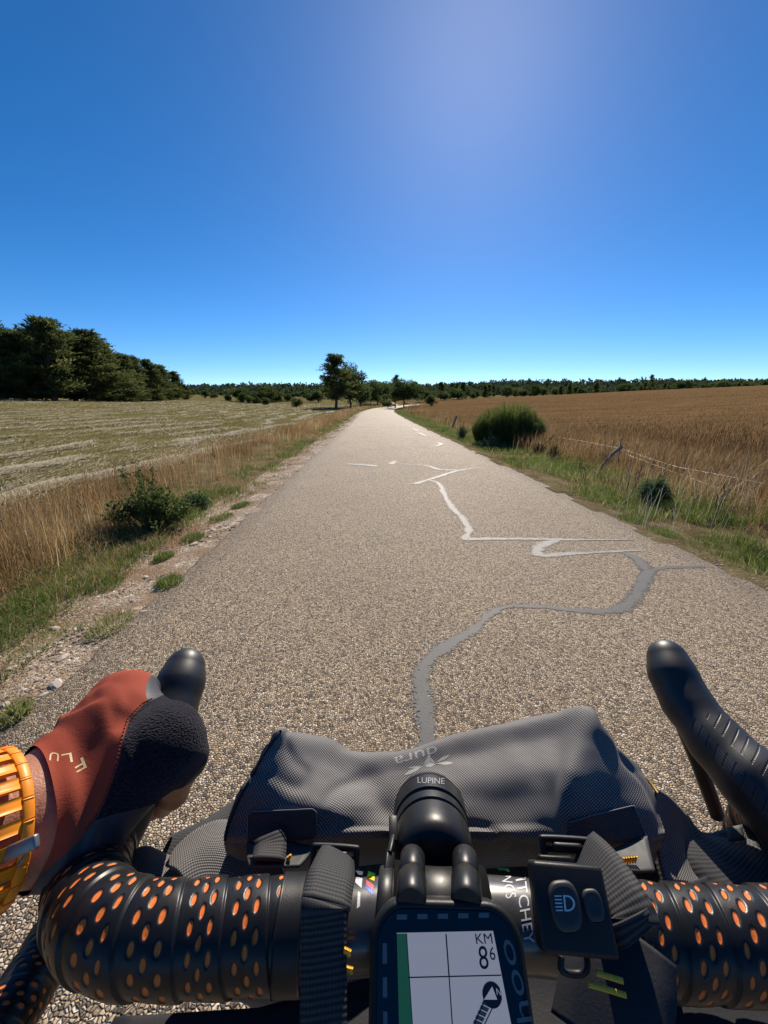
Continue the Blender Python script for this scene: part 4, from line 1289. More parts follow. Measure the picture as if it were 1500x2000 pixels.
# --- handlebar: bare clamp zone in the middle, tape to both sides
barL = [(612, 1816, .1755), (520, 1821, .1745), (420, 1825, .173), (330, 1828, .171), (262, 1825, .1715), (206, 1806, .1755), (176, 1768, .188), (172, 1720, .206), (190, 1674, .226), (208, 1640, .243)]
barR = [(1222, 1828, .1755), (1300, 1832, .1745), (1390, 1838, .173), (1480, 1842, .171), (1570, 1838, .172), (1640, 1815, .177), (1672, 1770, .19), (1655, 1720, .206), (1610, 1672, .223), (1570, 1640, .236)]
PL, PR = path(barL, 14), path(barR, 14)
mid = path([barL[0], (740, 1803, .1775), (860, 1797, .1790), (990, 1802, .1780), barR[0]], 12)
mb = MB(); add_tube(mb, mid, 0.0156, 64); mb.build("handlebar", m_carbon, bike)
tapeL = wrapped_tape("bar_tape", PL, 0.0178, 0.0178, -1, phase=0.0)
tapeR = wrapped_tape("bar_tape", PR, 0.0178, 0.0178, 1, phase=0.0)
# smooth finishing bands at the tape's inner ends
def cuff(P, r, name="finishing_tape"):
    mb = MB(); add_tube(mb, P, r, 48); mb.build(name, m_rubber, bike)
cuff(resample(path([(546, 1819, .1748), (575, 1818, .1752), (598, 1817, .1754)], 6), 0.001)[0], [0.0194] * len(resample(path([(546, 1819, .1748), (575, 1818, .1752), (598, 1817, .1754)], 6), 0.001)[0]))

# --- drops: tape running down and back, left one in view at the picture's corner
def drop(sx):
    a = PL[-1] if sx < 0 else PR[-1]
    br, bf = arr(BR) * sx, arr(BF)
    q = [a, a + bf * 0.028 + arr(ZZ) * -0.02 + br * 0.006, a + bf * 0.030 + arr(ZZ) * -0.065 + br * 0.012, a + bf * -0.01 + arr(ZZ) * -0.105 + br * 0.018]
    q += [a + bf * -0.09 + arr(ZZ) * -0.122 + br * 0.026, a + bf * -0.21 + arr(ZZ) * -0.128 + br * 0.036]
    return catmull(np.array(q), 12)
dropL = catmull(np.concatenate([PL[-1:], [arr(CP(*p)) for p in ((205, 1640, .268), (178, 1700, .290), (132, 1790, .285), (82, 1880, .264), (22, 1975, .240), (-70, 2110, .212))]]), 12)
wrapped_tape("bar_tape", dropL, 0.0168, 0.0162, -1, 26, 130)
br, bf = arr(BR), arr(BF); a = PR[-1]
wrapped_tape("bar_tape", catmull(np.array([a, a + bf * 0.028 + arr(ZZ) * -0.02 + br * 0.006, a + bf * 0.030 + arr(ZZ) * -0.065 + br * 0.012, a + bf * -0.01 + arr(ZZ) * -0.105 + br * 0.018, a + bf * -0.09 + arr(ZZ) * -0.122 + br * 0.026, a + bf * -0.21 + arr(ZZ) * -0.128 + br * 0.036]), 12), 0.0162, 0.0162, 1, 26, 130)

# --- brake hoods
def hood_mat():
    t = NT("brake_hood_rubber")
    rb = t.attr('rib'); msk = t.attr('ribmask'); ln = t.attr('ribacross')
    g = t.math('SINE', t.math('MULTIPLY', rb, 2 * math.pi / 0.0062))
    g = t.ramp(t.math('ADD', t.math('MULTIPLY', g, 0.5), 0.5), [(0.03, (0, 0, 0)), (0.14, (1, 1, 1))])
    g2 = t.math('SINE', t.math('MULTIPLY', ln, 2 * math.pi / 0.0016))
    g2 = t.math('MULTIPLY', t.math('ADD', t.math('MULTIPLY', g2, 0.5), 0.5), 0.35)
    hh = t.math('MULTIPLY', msk, t.math('SUBTRACT', t.math('SUBTRACT', g, g2), 1.0))
    c = t.mix(t.noise(60.0, 4), (.014, .014, .0155), (.024, .024, .026))
    c = t.mix(t.math('MULTIPLY', msk, 0.7), c, (.04, .04, .041))  # ribbed zone lightened: its sunlit grey is painted into the colour
    c = t.mix(t.math('MULTIPLY', t.math('MULTIPLY', msk, t.math('SUBTRACT', 1.0, t.math('SUBTRACT', g, t.math('MULTIPLY', g2, 1.1)))), 0.9), c, (.005, .005, .006))
    return t.done(t.bsdf(c, 0.46, 0.5, normal=t.bump(hh, 0.6, 0.0004, t.bump(t.noise(1500.0, 2), 0.15, 0.0003))))
m_hood = hood_mat()
def hood(pts, sx):
    """pts: (px, py, depth, radius) from tip to bar"""
    C = [np.array(CP(*p[:3])[:]) for p in pts]
    segs = [(C[i], C[i + 1], pts[i][3], pts[i + 1][3]) for i in range(len(C) - 1)]
    V, Q = cone_body(segs, 0.0011, 0.003)
    ax = C[-2] - C[0]; L = np.linalg.norm(ax); ax /= L
    s = (V - C[0]) @ ax
    side = np.cross(ax, arr(ZZ)); side /= np.linalg.norm(side); up = np.cross(side, ax)
    ctr = np.column_stack([np.interp(s, [(c - C[0]) @ ax for c in C], [c[i] for c in C]) for i in range(3)])
    d = V - ctr
    ang = np.arctan2(d @ side * -sx, d @ up)                      # 0 on top, positive to the outside
    if sx < 0: ang = np.arctan2(d @ side, d @ up) * 1.0
    m1 = sstep(-0.50, -0.46, ang) * (1 - sstep(1.5, 1.6, ang)) + (1 - sstep(-0.82, -0.78, ang)) * sstep(-1.25, -1.2, ang)
    m = m1 * sstep(0.048, 0.052, s) * (1 - sstep(0.118, 0.122, s))
    rib = s - 0.012 * np.abs(ang - 0.3)
    o = mobj("brake_hood", V, Q, m_hood, bike, True, {'rib': rib, 'ribmask': m, 'ribacross': ang * 0.02})
    # lever: a blade hanging from the front of the hood
    mb = MB()
    p0 = C[1] + up * -0.010 + ax * 0.012
    lev = catmull(np.array([p0, p0 + ax * 0.004 + up * -0.025 + arr(BR) * sx * 0.012, p0 + ax * 0.022 + up * -0.055 + arr(BR) * sx * 0.026, p0 + ax * 0.05 + up * -0.085 + arr(BR) * sx * 0.036]), 8)
    add_tube(mb, lev, np.interp(np.linspace(0, 1, len(lev)), [0, 0.3, 1], [0.008, 0.0065, 0.005]), 10)
    # lever body under the hood
    add_tube(mb, catmull(np.array([C[1] + up * -0.006, C[2] + up * -0.010, C[-2] + up * -0.012]), 6), 0.008, 10)
    mb.build("brake_lever", m_alu, bike)
hood([(1303, 1284, .318, .0135), (1314, 1318, .309, .0148), (1342, 1374, .295, .0152), (1402, 1452, .272, .0163), (1472, 1524, .250, .0185), (1552, 1608, .231, .0195), (1590, 1660, .222, .019)], 1)
hood([(362, 1302, .318, .0140), (353, 1334, .309, .0158), (332, 1394, .295, .0165), (300, 1460, .278, .0165), (258, 1545, .258, .0165), (222, 1610, .246, .0170), (196, 1655, .236, .018)], -1)

# --- stem, head tube, fork, front wheel, top tube: what carries the bars
midp = mid[len(mid) // 2]
stem_back = midp - arr(BF) * 0.085 - arr(ZZ) * 0.012
mb = MB(); add_tube(mb, [midp - arr(BF) * 0.012, stem_back], 0.015, 20); add_tube(mb, [stem_back + arr(ZZ) * 0.022, stem_back - arr(ZZ) * 0.022], 0.018, 20)
add_tube(mb, [midp - arr(BR) * 0.021, midp + arr(BR) * 0.021], 0.0195, 32)
mb.build("stem", m_alu, bike)
ht0 = stem_back - arr(ZZ) * 0.03; ht1 = ht0 - arr(ZZ) * 0.15 + arr(BF) * 0.045
mb = MB(); add_tube(mb, [ht0, ht1], 0.023, 20); mb.build("head_tube", m_frame, bike)
mb = MB(); add_tube(mb, [ht0 - arr(ZZ) * 0.02, ht0 - arr(BF) * 0.56 - arr(ZZ) * 0.06], 0.017, 16); add_tube(mb, [ht1 + arr(ZZ) * 0.02, ht1 - arr(BF) * 0.42 - arr(ZZ) * 0.47], 0.021, 16)
mb.build("frame", m_frame, bike)
axle = ht1 + arr(BF) * 0.16; axle[2] = 0.352 + 0.006
mb = MB()
add_tube(mb, [ht1, ht1 + arr(BF) * 0.025 - arr(ZZ) * 0.03], 0.025, 16)
for sx in (-1, 1):
    q = ht1 + arr(BF) * 0.025 - arr(ZZ) * 0.03 + arr(BR) * sx * 0.028
    add_tube(mb, catmull(np.array([ht1 + arr(BF) * 0.018, q, (q + axle + arr(BR) * sx * 0.05) / 2 - arr(BF) * 0.01, axle + arr(BR) * sx * 0.05]), 6), np.linspace(0.015, 0.009, 19), 10)
mb.build("fork", m_frame, bike)
def ring(c, R, r, k=64, j=12):
    a = np.linspace(0, 2 * np.pi, k, endpoint=False); b = np.linspace(0, 2 * np.pi, j, endpoint=False)
    A, B_ = np.meshgrid(a, b, indexing='ij')
    rr = R + r * np.cos(B_)
    V = c + (rr * np.cos(A))[..., None] * arr(BF) + (rr * np.sin(A))[..., None] * arr(ZZ) + (r * np.sin(B_))[..., None] * arr(BR)
    return V.reshape(-1, 3), grid_faces(k, j, True, True)
wheel = bpy.data.objects.new("front_wheel", None); col.objects.link(wheel); wheel.parent = bike
V, Q = ring(axle, 0.332, 0.020); mobj("tyre", V, Q, m_tyre, None).parent = wheel
V, Q = ring(axle, 0.303, 0.012); mobj("rim", V, Q, m_alu, None).parent = wheel
mb = MB(); add_tube(mb, [axle - arr(BR) * 0.05, axle + arr(BR) * 0.05], 0.014, 12)
for k in range(24):
    a = k / 24 * 2 * math.pi; s = 0.028 * (1 if k % 2 else -1)
    add_tube(mb, [axle + arr(BR) * s, axle + 0.30 * (math.cos(a) * arr(BF) + math.sin(a) * arr(ZZ))], 0.001, 4, False)
o = mb.build("spokes", m_alu, None); o.parent = wheel
for ch in wheel.children: ch.data.transform(Matrix.Translation(-bike.location))

# --- decal projector: flat print laid onto a surface
def bvh_of(*objs):
    V, Fc, n = [], [], 0
    for o in objs:
        me = o.data
        off = o.parent.location + (o.parent.parent.location if o.parent.parent else Vector()) if o.parent else Vector()
        co = np.empty(len(me.vertices) * 3, np.float32); me.vertices.foreach_get('co', co)
        V.append(co.reshape(-1, 3) + np.array(off)); Fc += [[i + n for i in p.vertices] for p in me.polygons]; n += len(me.vertices)
    return BVHTree.FromPolygons(np.concatenate(V).tolist(), Fc)
def drape(bvh, pxpy, eps):
    out = []; last = None
    for px, py in pxpy:
        r = ray(px, py).normalized()
        loc, nrm, i, d = bvh.ray_cast(EYE, r)
        if loc is None:
            out.append(None); continue
        if nrm.dot(r) > 0: nrm = -nrm
        out.append(arr(loc + nrm * eps))
    dz = [(EYE - Vector(p)).length for p in out if p is not None]
    md = float(np.median(dz)) if dz else 0.25
    return np.array([arr(EYE + ray(*q).normalized() * md) if p is None else p for p, q in zip(out, pxpy)])

def text2d(s, res=3):
    cu = bpy.data.curves.new("lettering", 'FONT'); cu.body = s; cu.size = 1.0; cu.resolution_u = res
    cu.align_x = 'CENTER'; cu.align_y = 'CENTER'
    o = bpy.data.objects.new("lettering", cu); col.objects.link(o)
    bpy.context.view_layer.update()
    me = bpy.data.meshes.new_from_object(o.evaluated_get(bpy.context.evaluated_depsgraph_get()))
    bm = bmesh.new(); bm.from_mesh(me)
    bmesh.ops.triangulate(bm, faces=list(bm.faces))
    bmesh.ops.subdivide_edges(bm, edges=[e for e in bm.edges if e.calc_length() > 0.25], cuts=1)
    bmesh.ops.triangulate(bm, faces=list(bm.faces))
    bm.verts.index_update()
    V = np.array([v.co[:2] for v in bm.verts]); Fc = np.array([[v.index for v in f.verts] for f in bm.faces])
    bm.free(); bpy.data.meshes.remove(me); bpy.data.objects.remove(o); bpy.data.curves.remove(cu)
    c = (V.max(0) + V.min(0)) / 2
    return V - c, Fc, V.max(0) - V.min(0)

def print_text(name, s, bvh, c, xdir, ydir, mat, parent, eps=0.00012):
    """xdir / ydir: pixel vectors spanning the word's whole width and height"""
    V, Fc, size = text2d(s)
    q = V / size
    px = [(c[0] + a * xdir[0] + b * ydir[0], c[1] + a * xdir[1] + b * ydir[1]) for a, b in q]
    hit = np.array([bvh.ray_cast(EYE, ray(*p).normalized())[0] is not None for p in px])
    Fc = Fc[hit[Fc].all(1)]
    return mobj(name, drape(bvh, px, eps), Fc, mat, parent, False)

def print_poly(name, polys, bvh, mat, parent, eps=0.00012, sub=5):
    mb = MB()
    for p in polys:
        p = np.array(p, float)
        if len(p) == 4:
            u, v = np.meshgrid(np.linspace(0, 1, sub), np.linspace(0, 1, sub), indexing='ij')
            q = (p[0] * ((1 - u) * (1 - v))[..., None] + p[1] * (u * (1 - v))[..., None] + p[2] * (u * v)[..., None] + p[3] * ((1 - u) * v)[..., None]).reshape(-1, 2)
            mb.add(drape(bvh, q, eps), grid_faces(sub, sub))
        else:
            c = p.mean(0); q = np.concatenate([p, [c]]); n = len(p); i = np.arange(n)
            mb.add(drape(bvh, q, eps), np.stack([i, (i + 1) % n, np.full(n, n)], -1))
    return mb.build(name, mat, parent, False)

# bar graphics
bar_o = [o for o in bike.children if o.name.startswith("handlebar")][0]
bvh_bar = bvh_of(bar_o)
def flat(name, c): return simple(name, c, 0.4, tuple(x * 0.85 for x in c), 100.0)
m_g, m_y, m_r, m_b = flat("green_stripe", (.02, .32, .06)), flat("yellow_stripe", (.80, .62, .02)), flat("red_stripe", (.65, .08, .07)), flat("blue_stripe", (.02, .08, .55))
for m_, p_ in ((m_g, [(719, 1701), (733, 1706), (732, 1713), (718, 1708)]), (m_y, [(718, 1708.5), (732, 1713.5), (731, 1721), (717, 1715)]),
               (m_r, [(716, 1719), (730, 1729), (729, 1738), (715, 1728)]), (m_b, [(715, 1728.5), (729, 1738.5), (728, 1749), (714, 1735)])):
    print_poly("stripe", [p_], bvh_bar, m_, bike)
print_poly("white_print", [[(694, 1700), (709, 1702), (708, 1709), (700, 1708)], [(694, 1713), (708, 1716), (706, 1735), (694, 1724)], [(699, 1741), (704, 1743), (703, 1770), (697, 1775)]], bvh_bar, m_white, bike)
print_poly("stripe", [[(971, 1695), (993, 1696), (995, 1700), (974, 1699.5)]], bvh_bar, m_g, bike)
print_poly("stripe", [[(984, 1696.5), (993.5, 1697.5), (995, 1703), (988, 1700.5)]], bvh_bar, m_y, bike)
print_text("lettering", "WCS", bvh_bar, (992, 1728), (14, 52), (20, -4), m_white, bike)
print_text("lettering", "RITCHEY", bvh_bar, (1024, 1768), (20, 150), (20, -4), m_white, bike)
print_text("lettering", "R", bvh_bar, (858, 1713), (12, 0), (0, -14), m_greyprint, bike)
print_text("lettering", "R", bvh_bar, (860, 1732), (-12, 0), (0, -14), m_greyprint, bike)
for cx_, cy_ in ((858, 1713), (860, 1732)):
    a = np.linspace(0, 2 * np.pi, 25)
    print_poly("emblem_ring", [[(cx_ + 9 * math.cos(a[i]), cy_ + 10 * math.sin(a[i])), (cx_ + 9 * math.cos(a[i + 1]), cy_ + 10 * math.sin(a[i + 1])), (cx_ + 8 * math.cos(a[i + 1]), cy_ + 9 * math.sin(a[i + 1])), (cx_ + 8 * math.cos(a[i]), cy_ + 9 * math.sin(a[i]))] for i in range(24)], bvh_bar, m_greyprint, bike, sub=2)

# ================================================================== FRONT LAMP
lamp = empty("front_lamp", CP(845, 1640, .215), "black round front lamp on two clamp posts above the handlebar middle", "lamp")
lax = (BF - ZZ * 0.42).normalized()
lc = arr(CP(846, 1652, .206))
lx = arr(lax); lr = arr(BR); lu = np.cross(lr, lx)
def lathe(prof, org, ax, n=72):
    ax = np.asarray(ax, float); e1 = np.cross(ax, [0, 0, 1.0]); e1 /= np.linalg.norm(e1); e2 = np.cross(e1, ax)
    a = np.linspace(0, 2 * np.pi, n, endpoint=False)
    V = np.array([[np.asarray(org) + ax * x + r * (math.cos(t_) * e1 + math.sin(t_) * e2) for t_ in a] for r, x in prof])
    return V.reshape(-1, 3), grid_faces(len(prof), n, False, True)
R_ = 0.0205
prof = [(0.0005, -.0165), (.0115, -.0163), (.0150, -.0155), (.0175, -.0138), (.0190, -.0110), (.0197, -.0070), (.0200, -.0020), (.0200, .0040), (.0186, .0050), (.0186, .0064), (.0199, .0072), (.0202, .0118), (.0202, .0128), (.0189, .0136), (.0189, .0150), (.0206, .0158), (.0210, .0276), (.0210, .0278), (.0206, .0280), (.0206, .0283), (.0210, .0285), (.0209, .0302), (.0203, .0322), (.0190, .0332), (.0186, .0320), (.0005, .0315)]
V, Q = lathe(prof, lc, lx)
lamp_body = mobj("lamp_body", V, Q[:, ::-1], m_alu, lamp)
lamp_body.data.set_sharp_from_angle(angle=rad(35))
print_text("lettering", "LUPINE", bvh_of(lamp_body), (842, 1525.5), (52, 2), (0, -11.5), m_greyprint, lamp, 0.0003)
def cyl(mb, a, b, r, k=28, bev=0.0012):
    a, b = np.asarray(a, float), np.asarray(b, float); d = (b - a) / np.linalg.norm(b - a)
    P = [a, a + d * 1e-5, a + d * bev, b - d * bev, b - d * 1e-5, b]
    add_tube(mb, P, [r - bev, r - bev * 0.7, r, r, r - bev * 0.7, r - bev], k)
for sx, px in ((-1, 803), (1, 911)):
    mb = MB()
    a = arr(CP(px, 1764, .1600)); b = arr(CP(px - sx * 3, 1672, .1875))
    m1 = a + (b - a) * 0.52
    cyl(mb, a, m1 + (b - a) * -0.01, 0.0062); cyl(mb, m1, b, 0.0058)
    cyl(mb, b, b + (b - a) * 0.10, 0.0030)
    mb.build("clamp_post", m_alu, lamp, sharp=40)
mb = MB()
for px in (803, 911):
    pc = arr(CP(px, 1797, .1785))
    cyl(mb, pc - lr * 0.0062, pc + lr * 0.0062, 0.0192, 48, 0.001)
mb.build("clamp_ring", m_alu, lamp, sharp=40)
# bridge behind the posts that carries the lamp
mb = MB()
add_tube(mb, [arr(CP(800, 1690, .196)), arr(CP(846, 1690, .202)), arr(CP(906, 1690, .196))], 0.006, 14)
add_tube(mb, [arr(CP(846, 1690, .202)), lc], 0.008, 14)
mb.build("bracket", m_plastic, lamp)
# slim bracket and ring left of the lamp
mb = MB()
pc = arr(CP(752, 1800, .1778)); cyl(mb, pc - lr * 0.0032, pc + lr * 0.0032, 0.0189, 48, 0.0008)
pc2 = arr(CP(768, 1800, .178)); cyl(mb, pc2 - lr * 0.0012, pc2 + lr * 0.0012, 0.0180, 48, 0.0005)
mb.build("clamp_ring", m_alu, lamp, sharp=40)
mb = MB()
for a, b in (((757, 1712, .183), (762, 1668, .192)), ((762, 1668, .192), (768, 1640, .200)), ((768, 1640, .200), (768, 1598, .209))):
    a, b = CP(*a), CP(*b); x_, y_, z_ = axes_from(b - a, FWD)
    V, Fc = bevel_box((a + b) / 2, x_, y_, z_, (b - a).length / 2 + 0.001, 0.0022, 0.0012, 0.0006, 2); mb.add(V, Fc)
mb.build("side_arm", m_alu, lamp)

# ================================================================== BIKE COMPUTER
comp_c = CP(868, 1757, .160)
comp = empty("bike_computer", comp_c, "black rectangular bike computer with dim grey map screen behind the lamp", "bike computer")
cf = ray(772, 15).normalized(); cr = BR.copy(); cr = (cr - cf * cr.dot(cf)).normalized(); cn = cr.cross(cf)
def DP(px, py, lift=0.0):
    """pixel onto the computer's face"""
    r = ray(px, py); k = (comp_c - EYE).dot(cn) / r.dot(cn)
    return EYE + r * k + cn * lift
def dquad(mb, p, lift):
    mb.add([DP(a, b, lift)[:] for a, b in p], [[0, 1, 2, 3]])
def rrect(w, h, r, n=8):
    out = []
    for cx_, cy_, a0 in ((w - r, h - r, 0), (-w + r, h - r, 90), (-w + r, -h + r, 180), (w - r, -h + r, 270)):
        for k in range(n + 1):
            a = rad(a0 + 90 * k / n); out.append((cx_ + r * math.cos(a), cy_ + r * math.sin(a)))
    return np.array(out)
W2, H2 = 0.0293, 0.046
body_c = comp_c - cf * H2
rings = []
for w, h, r, z in ((W2 - .004, H2 - .004, .010, -.018), (W2 - .001, H2 - .001, .012, -.016), (W2, H2, .013, -.012), (W2, H2, .013, -.0022), (W2 - .0006, H2 - .0006, .0125, -.0008), (W2 - .0016, H2 - .0016, .0117, -.0002), (W2 - .0024, H2 - .0024, .011, -.0004), (W2 - .0030, H2 - .0030, .0105, -.0006)):
    rings.append([(body_c + cr * a + cf * b + cn * z)[:] for a, b in rrect(w, h, r)])
rings = np.array(rings); nr = rings.shape[1]
V = np.concatenate([rings.reshape(-1, 3), [(body_c + cn * -.018)[:]]])
i = np.arange(nr)
capb = np.stack([(i + 1) % nr, i, np.full(nr, len(V) - 1)], -1)
mobj("casing", V, [grid_faces(len(rings), nr, False, True), capb], m_plastic, comp)
gl = rings[-1] + arr(cn) * 0.0004
m_glass = simple("bezel_glass", (.006, .010, .016), 0.12, (.007, .011, .017), 10.0, 0.5, coat=0.3)
mobj("bezel", np.concatenate([gl, [gl.mean(0)]]), np.stack([i, (i + 1) % nr, np.full(nr, nr)], -1), m_glass, comp, False)
m_screen = simple("reflective_screen", (.74, .56, .46), 0.35, (.70, .53, .43), 400.0, 0.3)
t = NT("backlit_reflective_screen")
b_ = t.n('ShaderNodeBsdfPrincipled'); t.set(b_, Base_Color=(.62, .50, .43), Roughness=0.35, Specular_IOR_Level=0.3)
b_.inputs['Emission Color'].default_value = (.32, .29, .30, 1); b_.inputs['Emission Strength'].default_value = 0.34
m_screen = t.done(b_.outputs[0])
m_sgreen = simple("screen_green", (.17, .40, .11), 0.4, (.15, .37, .10), 300.0)
m_ink = simple("screen_ink", (.012, .011, .02), 0.5, (.016, .014, .024), 300.0)
m_map = simple("screen_map_path", (.17, .15, .13), 0.5, (.14, .12, .11), 300.0)
m_led = simple("unlit_led", (.16, .165, .165), 0.4, (.13, .135, .135), 300.0)
mb = MB(); dquad(mb, [(775, 1822), (806, 2070), (1012, 2070), (963, 1818)], 0.00006); mb.build("screen", m_screen, comp, False)
mb = MB(); dquad(mb, [(775, 1823.5), (781, 2070), (809, 2070), (794, 1823)], 0.0001); mb.build("battery_strip", m_sgreen, comp, False)
mb = MB()
def line(p, q, w, lift=0.00012):
    p, q = np.array(p, float), np.array(q, float); d = q - p; n_ = np.array([-d[1], d[0]]) / np.linalg.norm(d) * w / 2
    dquad(mb, [p + n_, p - n_, q - n_, q + n_], lift)
line((794, 1823), (810, 2070), 1.6); line((871, 1824), (877, 1906), 2.6); line((877, 1906), (888, 2070), 2.2); line((797, 1909), (979, 1904.5), 2.6)
mb.build("screen_lines", m_ink, comp, False)
def comp_text(s, c, xd, yd, mat, lift=0.00016):
    V, Fc, size = text2d(s); q = V / size
    mobj("lettering", [DP(c[0] + a * xd[0] + b * yd[0], c[1] + a * xd[1] + b * yd[1], lift)[:] for a, b in q], Fc, mat, comp, False)
comp_text("KM", (945, 1833), (32, -1), (-3, -20), m_ink)
comp_text("8", (944, 1870), (18, -1), (-5, -46), m_ink); comp_text("6", (961.5, 1862), (11, 0), (-3, -26), m_ink)
# map trace with its round position marker and arrow
mb = MB()
for k in range(9):
    t0, t1 = k / 9, (k + 1) / 9 - 0.02
    a = np.array([918, 2030]) + (np.array([957, 1945]) - np.array([918, 2030])) * t0; b = np.array([918, 2030]) + (np.array([957, 1945]) - np.array([918, 2030])) * t1
    line(a, b, 17, 0.00014)
mb.build("map_path", m_map, comp, False)
mb = MB()
line((912, 2032), (949, 1948), 2.2, 0.00018); line((930, 2034), (968, 1955), 2.2, 0.00018)
a_ = np.linspace(0, 2 * np.pi, 20, endpoint=False)
c_ = (961, 1943); e_ = [(c_[0] + 19 * math.cos(t_) + 3 * math.sin(t_), c_[1] + 27 * math.sin(t_)) for t_ in a_]
mb.add([DP(*q, 0.0002)[:] for q in e_] + [DP(*c_, 0.0002)[:]], [[(k + 1) % 20, k, 20] for k in range(20)])
mb.build("position_marker", m_ink, comp, False)
mb = MB(); mb.add([DP(*q, 0.00024)[:] for q in ((961, 1926), (945, 1952), (971, 1952))], [[0, 1, 2]]); mb.build("arrow", m_screen, comp, False)
comp_text("N", (974, 1937), (9, 2), (-2, -13), m_screen, 0.00026)
comp_text("wahoo", (1022, 1980), (-76, -290), (-30, 4), m_led, 0.0001)
for p in [[(x_ - 10, y_ - 5), (x_ - 10, y_ + 5), (x_ + 10, y_ + 5), (x_ + 10, y_ - 5)] for x_, y_ in ((785, 1791), (825, 1790), (865, 1789.5), (905, 1788.5), (945, 1787.5))] + \
         [[(x_ - 4, y_ - 20), (x_ - 4.5, y_ + 20), (x_ + 4.5, y_ + 20), (x_ + 4, y_ - 20)] for x_, y_ in ((751.5, 1862), (752, 1928), (752.5, 1995))]:
    mb = MB(); dquad(mb, p, 0.0001); mb.build("led", m_led, comp, False)
# mount arm from the bar to the computer
mb = MB(); a, b = CP(868, 1760, .176), body_c - cn * 0.019
add_tube(mb, [a[:], b[:]], 0.010, 16); mb.build("mount_arm", m_plastic, comp)

# ================================================================== LAMP REMOTE
rem_c = CP(1113, 1770, .1545)
rem = empty("lamp_remote", rem_c, "black square two button lamp remote with headlight symbol strapped to the bar", "remote switch")
rn = (UP * 0.61 - FWD * 0.79 + BR * 0.05).normalized(); rx_, ry_, rz_ = axes_from(BR + ZZ * -0.03, rn)
V, Fc = bevel_box(rem_c, rx_, ry_, rz_, 0.0137, 0.0128, 0.0048, 0.0016, 3)
rem_body = mobj("casing", V, Fc, m_plastic, rem)
rem_top = rem_c + rz_ * 0.0048
def RP(px, py, lift=0.0):
    r = ray(px, py); k = (rem_top - EYE).dot(rz_) / r.dot(rz_)
    return EYE + r * k + rz_ * lift
def button(outl, height, dishmat, name="button"):
    n = len(outl); c = np.mean(outl, 0)
    rows = []
    for sc, lf in ((1.06, 0.0001), (1.02, 0.0001), (1.0, -0.0004), (0.97, 0.0002), (0.93, height * 0.75), (0.84, height), (0.5, height * 0.85), (0.02, height * 0.75)):
        rows.append([RP(*(c + (np.array(p) - c) * sc), lf)[:] for p in outl])
    return mobj(name, np.array(rows).reshape(-1, 3), grid_faces(len(rows), n, False, True), dishmat, rem)
def pill(c, axu, axv, n=40, p=3.0):
    a = np.linspace(0, 2 * np.pi, n, endpoint=False)
    u = np.sign(np.cos(a)) * np.abs(np.cos(a)) ** (2 / p); v = np.sign(np.sin(a)) * np.abs(np.sin(a)) ** (2 / p)
    return [(c[0] + x * axu[0] + y * axv[0], c[1] + x * axu[1] + y * axv[1]) for x, y in zip(u, v)]
m_btn = simple("soft_button_rubber", (.026, .026, .026), 0.5, (.032, .032, .032), 200.0)
button(pill((1103, 1770), (30, -2), (10, 53)), 0.0016, m_btn)
button(pill((1158, 1768), (19, -1), (8, 34)), 0.0012, m_btn)
bvh_rem = bvh_of(*rem.children)
m_icon = simple("white_symbol", (.62, .63, .65), 0.5, (.55, .56, .58), 200.0)
ic = lambda x, y: (1105 + x + y * 0.10, 1764 + y)
a_ = np.linspace(-np.pi / 2, np.pi / 2, 17)
outer = [ic(-4, -16)] + [ic(2 + 16 * math.cos(t_), 16 * math.sin(t_)) for t_ in a_] + [ic(-4, 16)]
inner = [ic(-0.5, -12)] + [ic(2 + 12 * math.cos(t_), 12 * math.sin(t_)) for t_ in a_] + [ic(-0.5, 12)]
# inner rim follows the D shape
inner = [ic(-0.5, -12.4)] + [ic(2 + 12 * math.cos(t_), 12.4 * math.sin(t_)) for t_ in a_] + [ic(-0.5, 12.4)]
n_ = len(outer)
polys = [[outer[k], outer[(k + 1) % n_], inner[(k + 1) % n_], inner[k]] for k in range(n_)]
polys += [[ic(-21, yy - 1.4), ic(-7, yy - 1.4), ic(-7, yy + 1.4), ic(-21, yy + 1.4)] for yy in (-14, -7, 0, 7, 14)]
print_poly("headlight_symbol", polys, bvh_rem, m_icon, rem, 0.00015, 2)

# ================================================================== PACKS, STRAPS
pouch = empty("accessory_pouch", CP(860, 1600, .24), "grey woven accessory pouch with pale insect emblem strapped ahead of the bar", "bag")
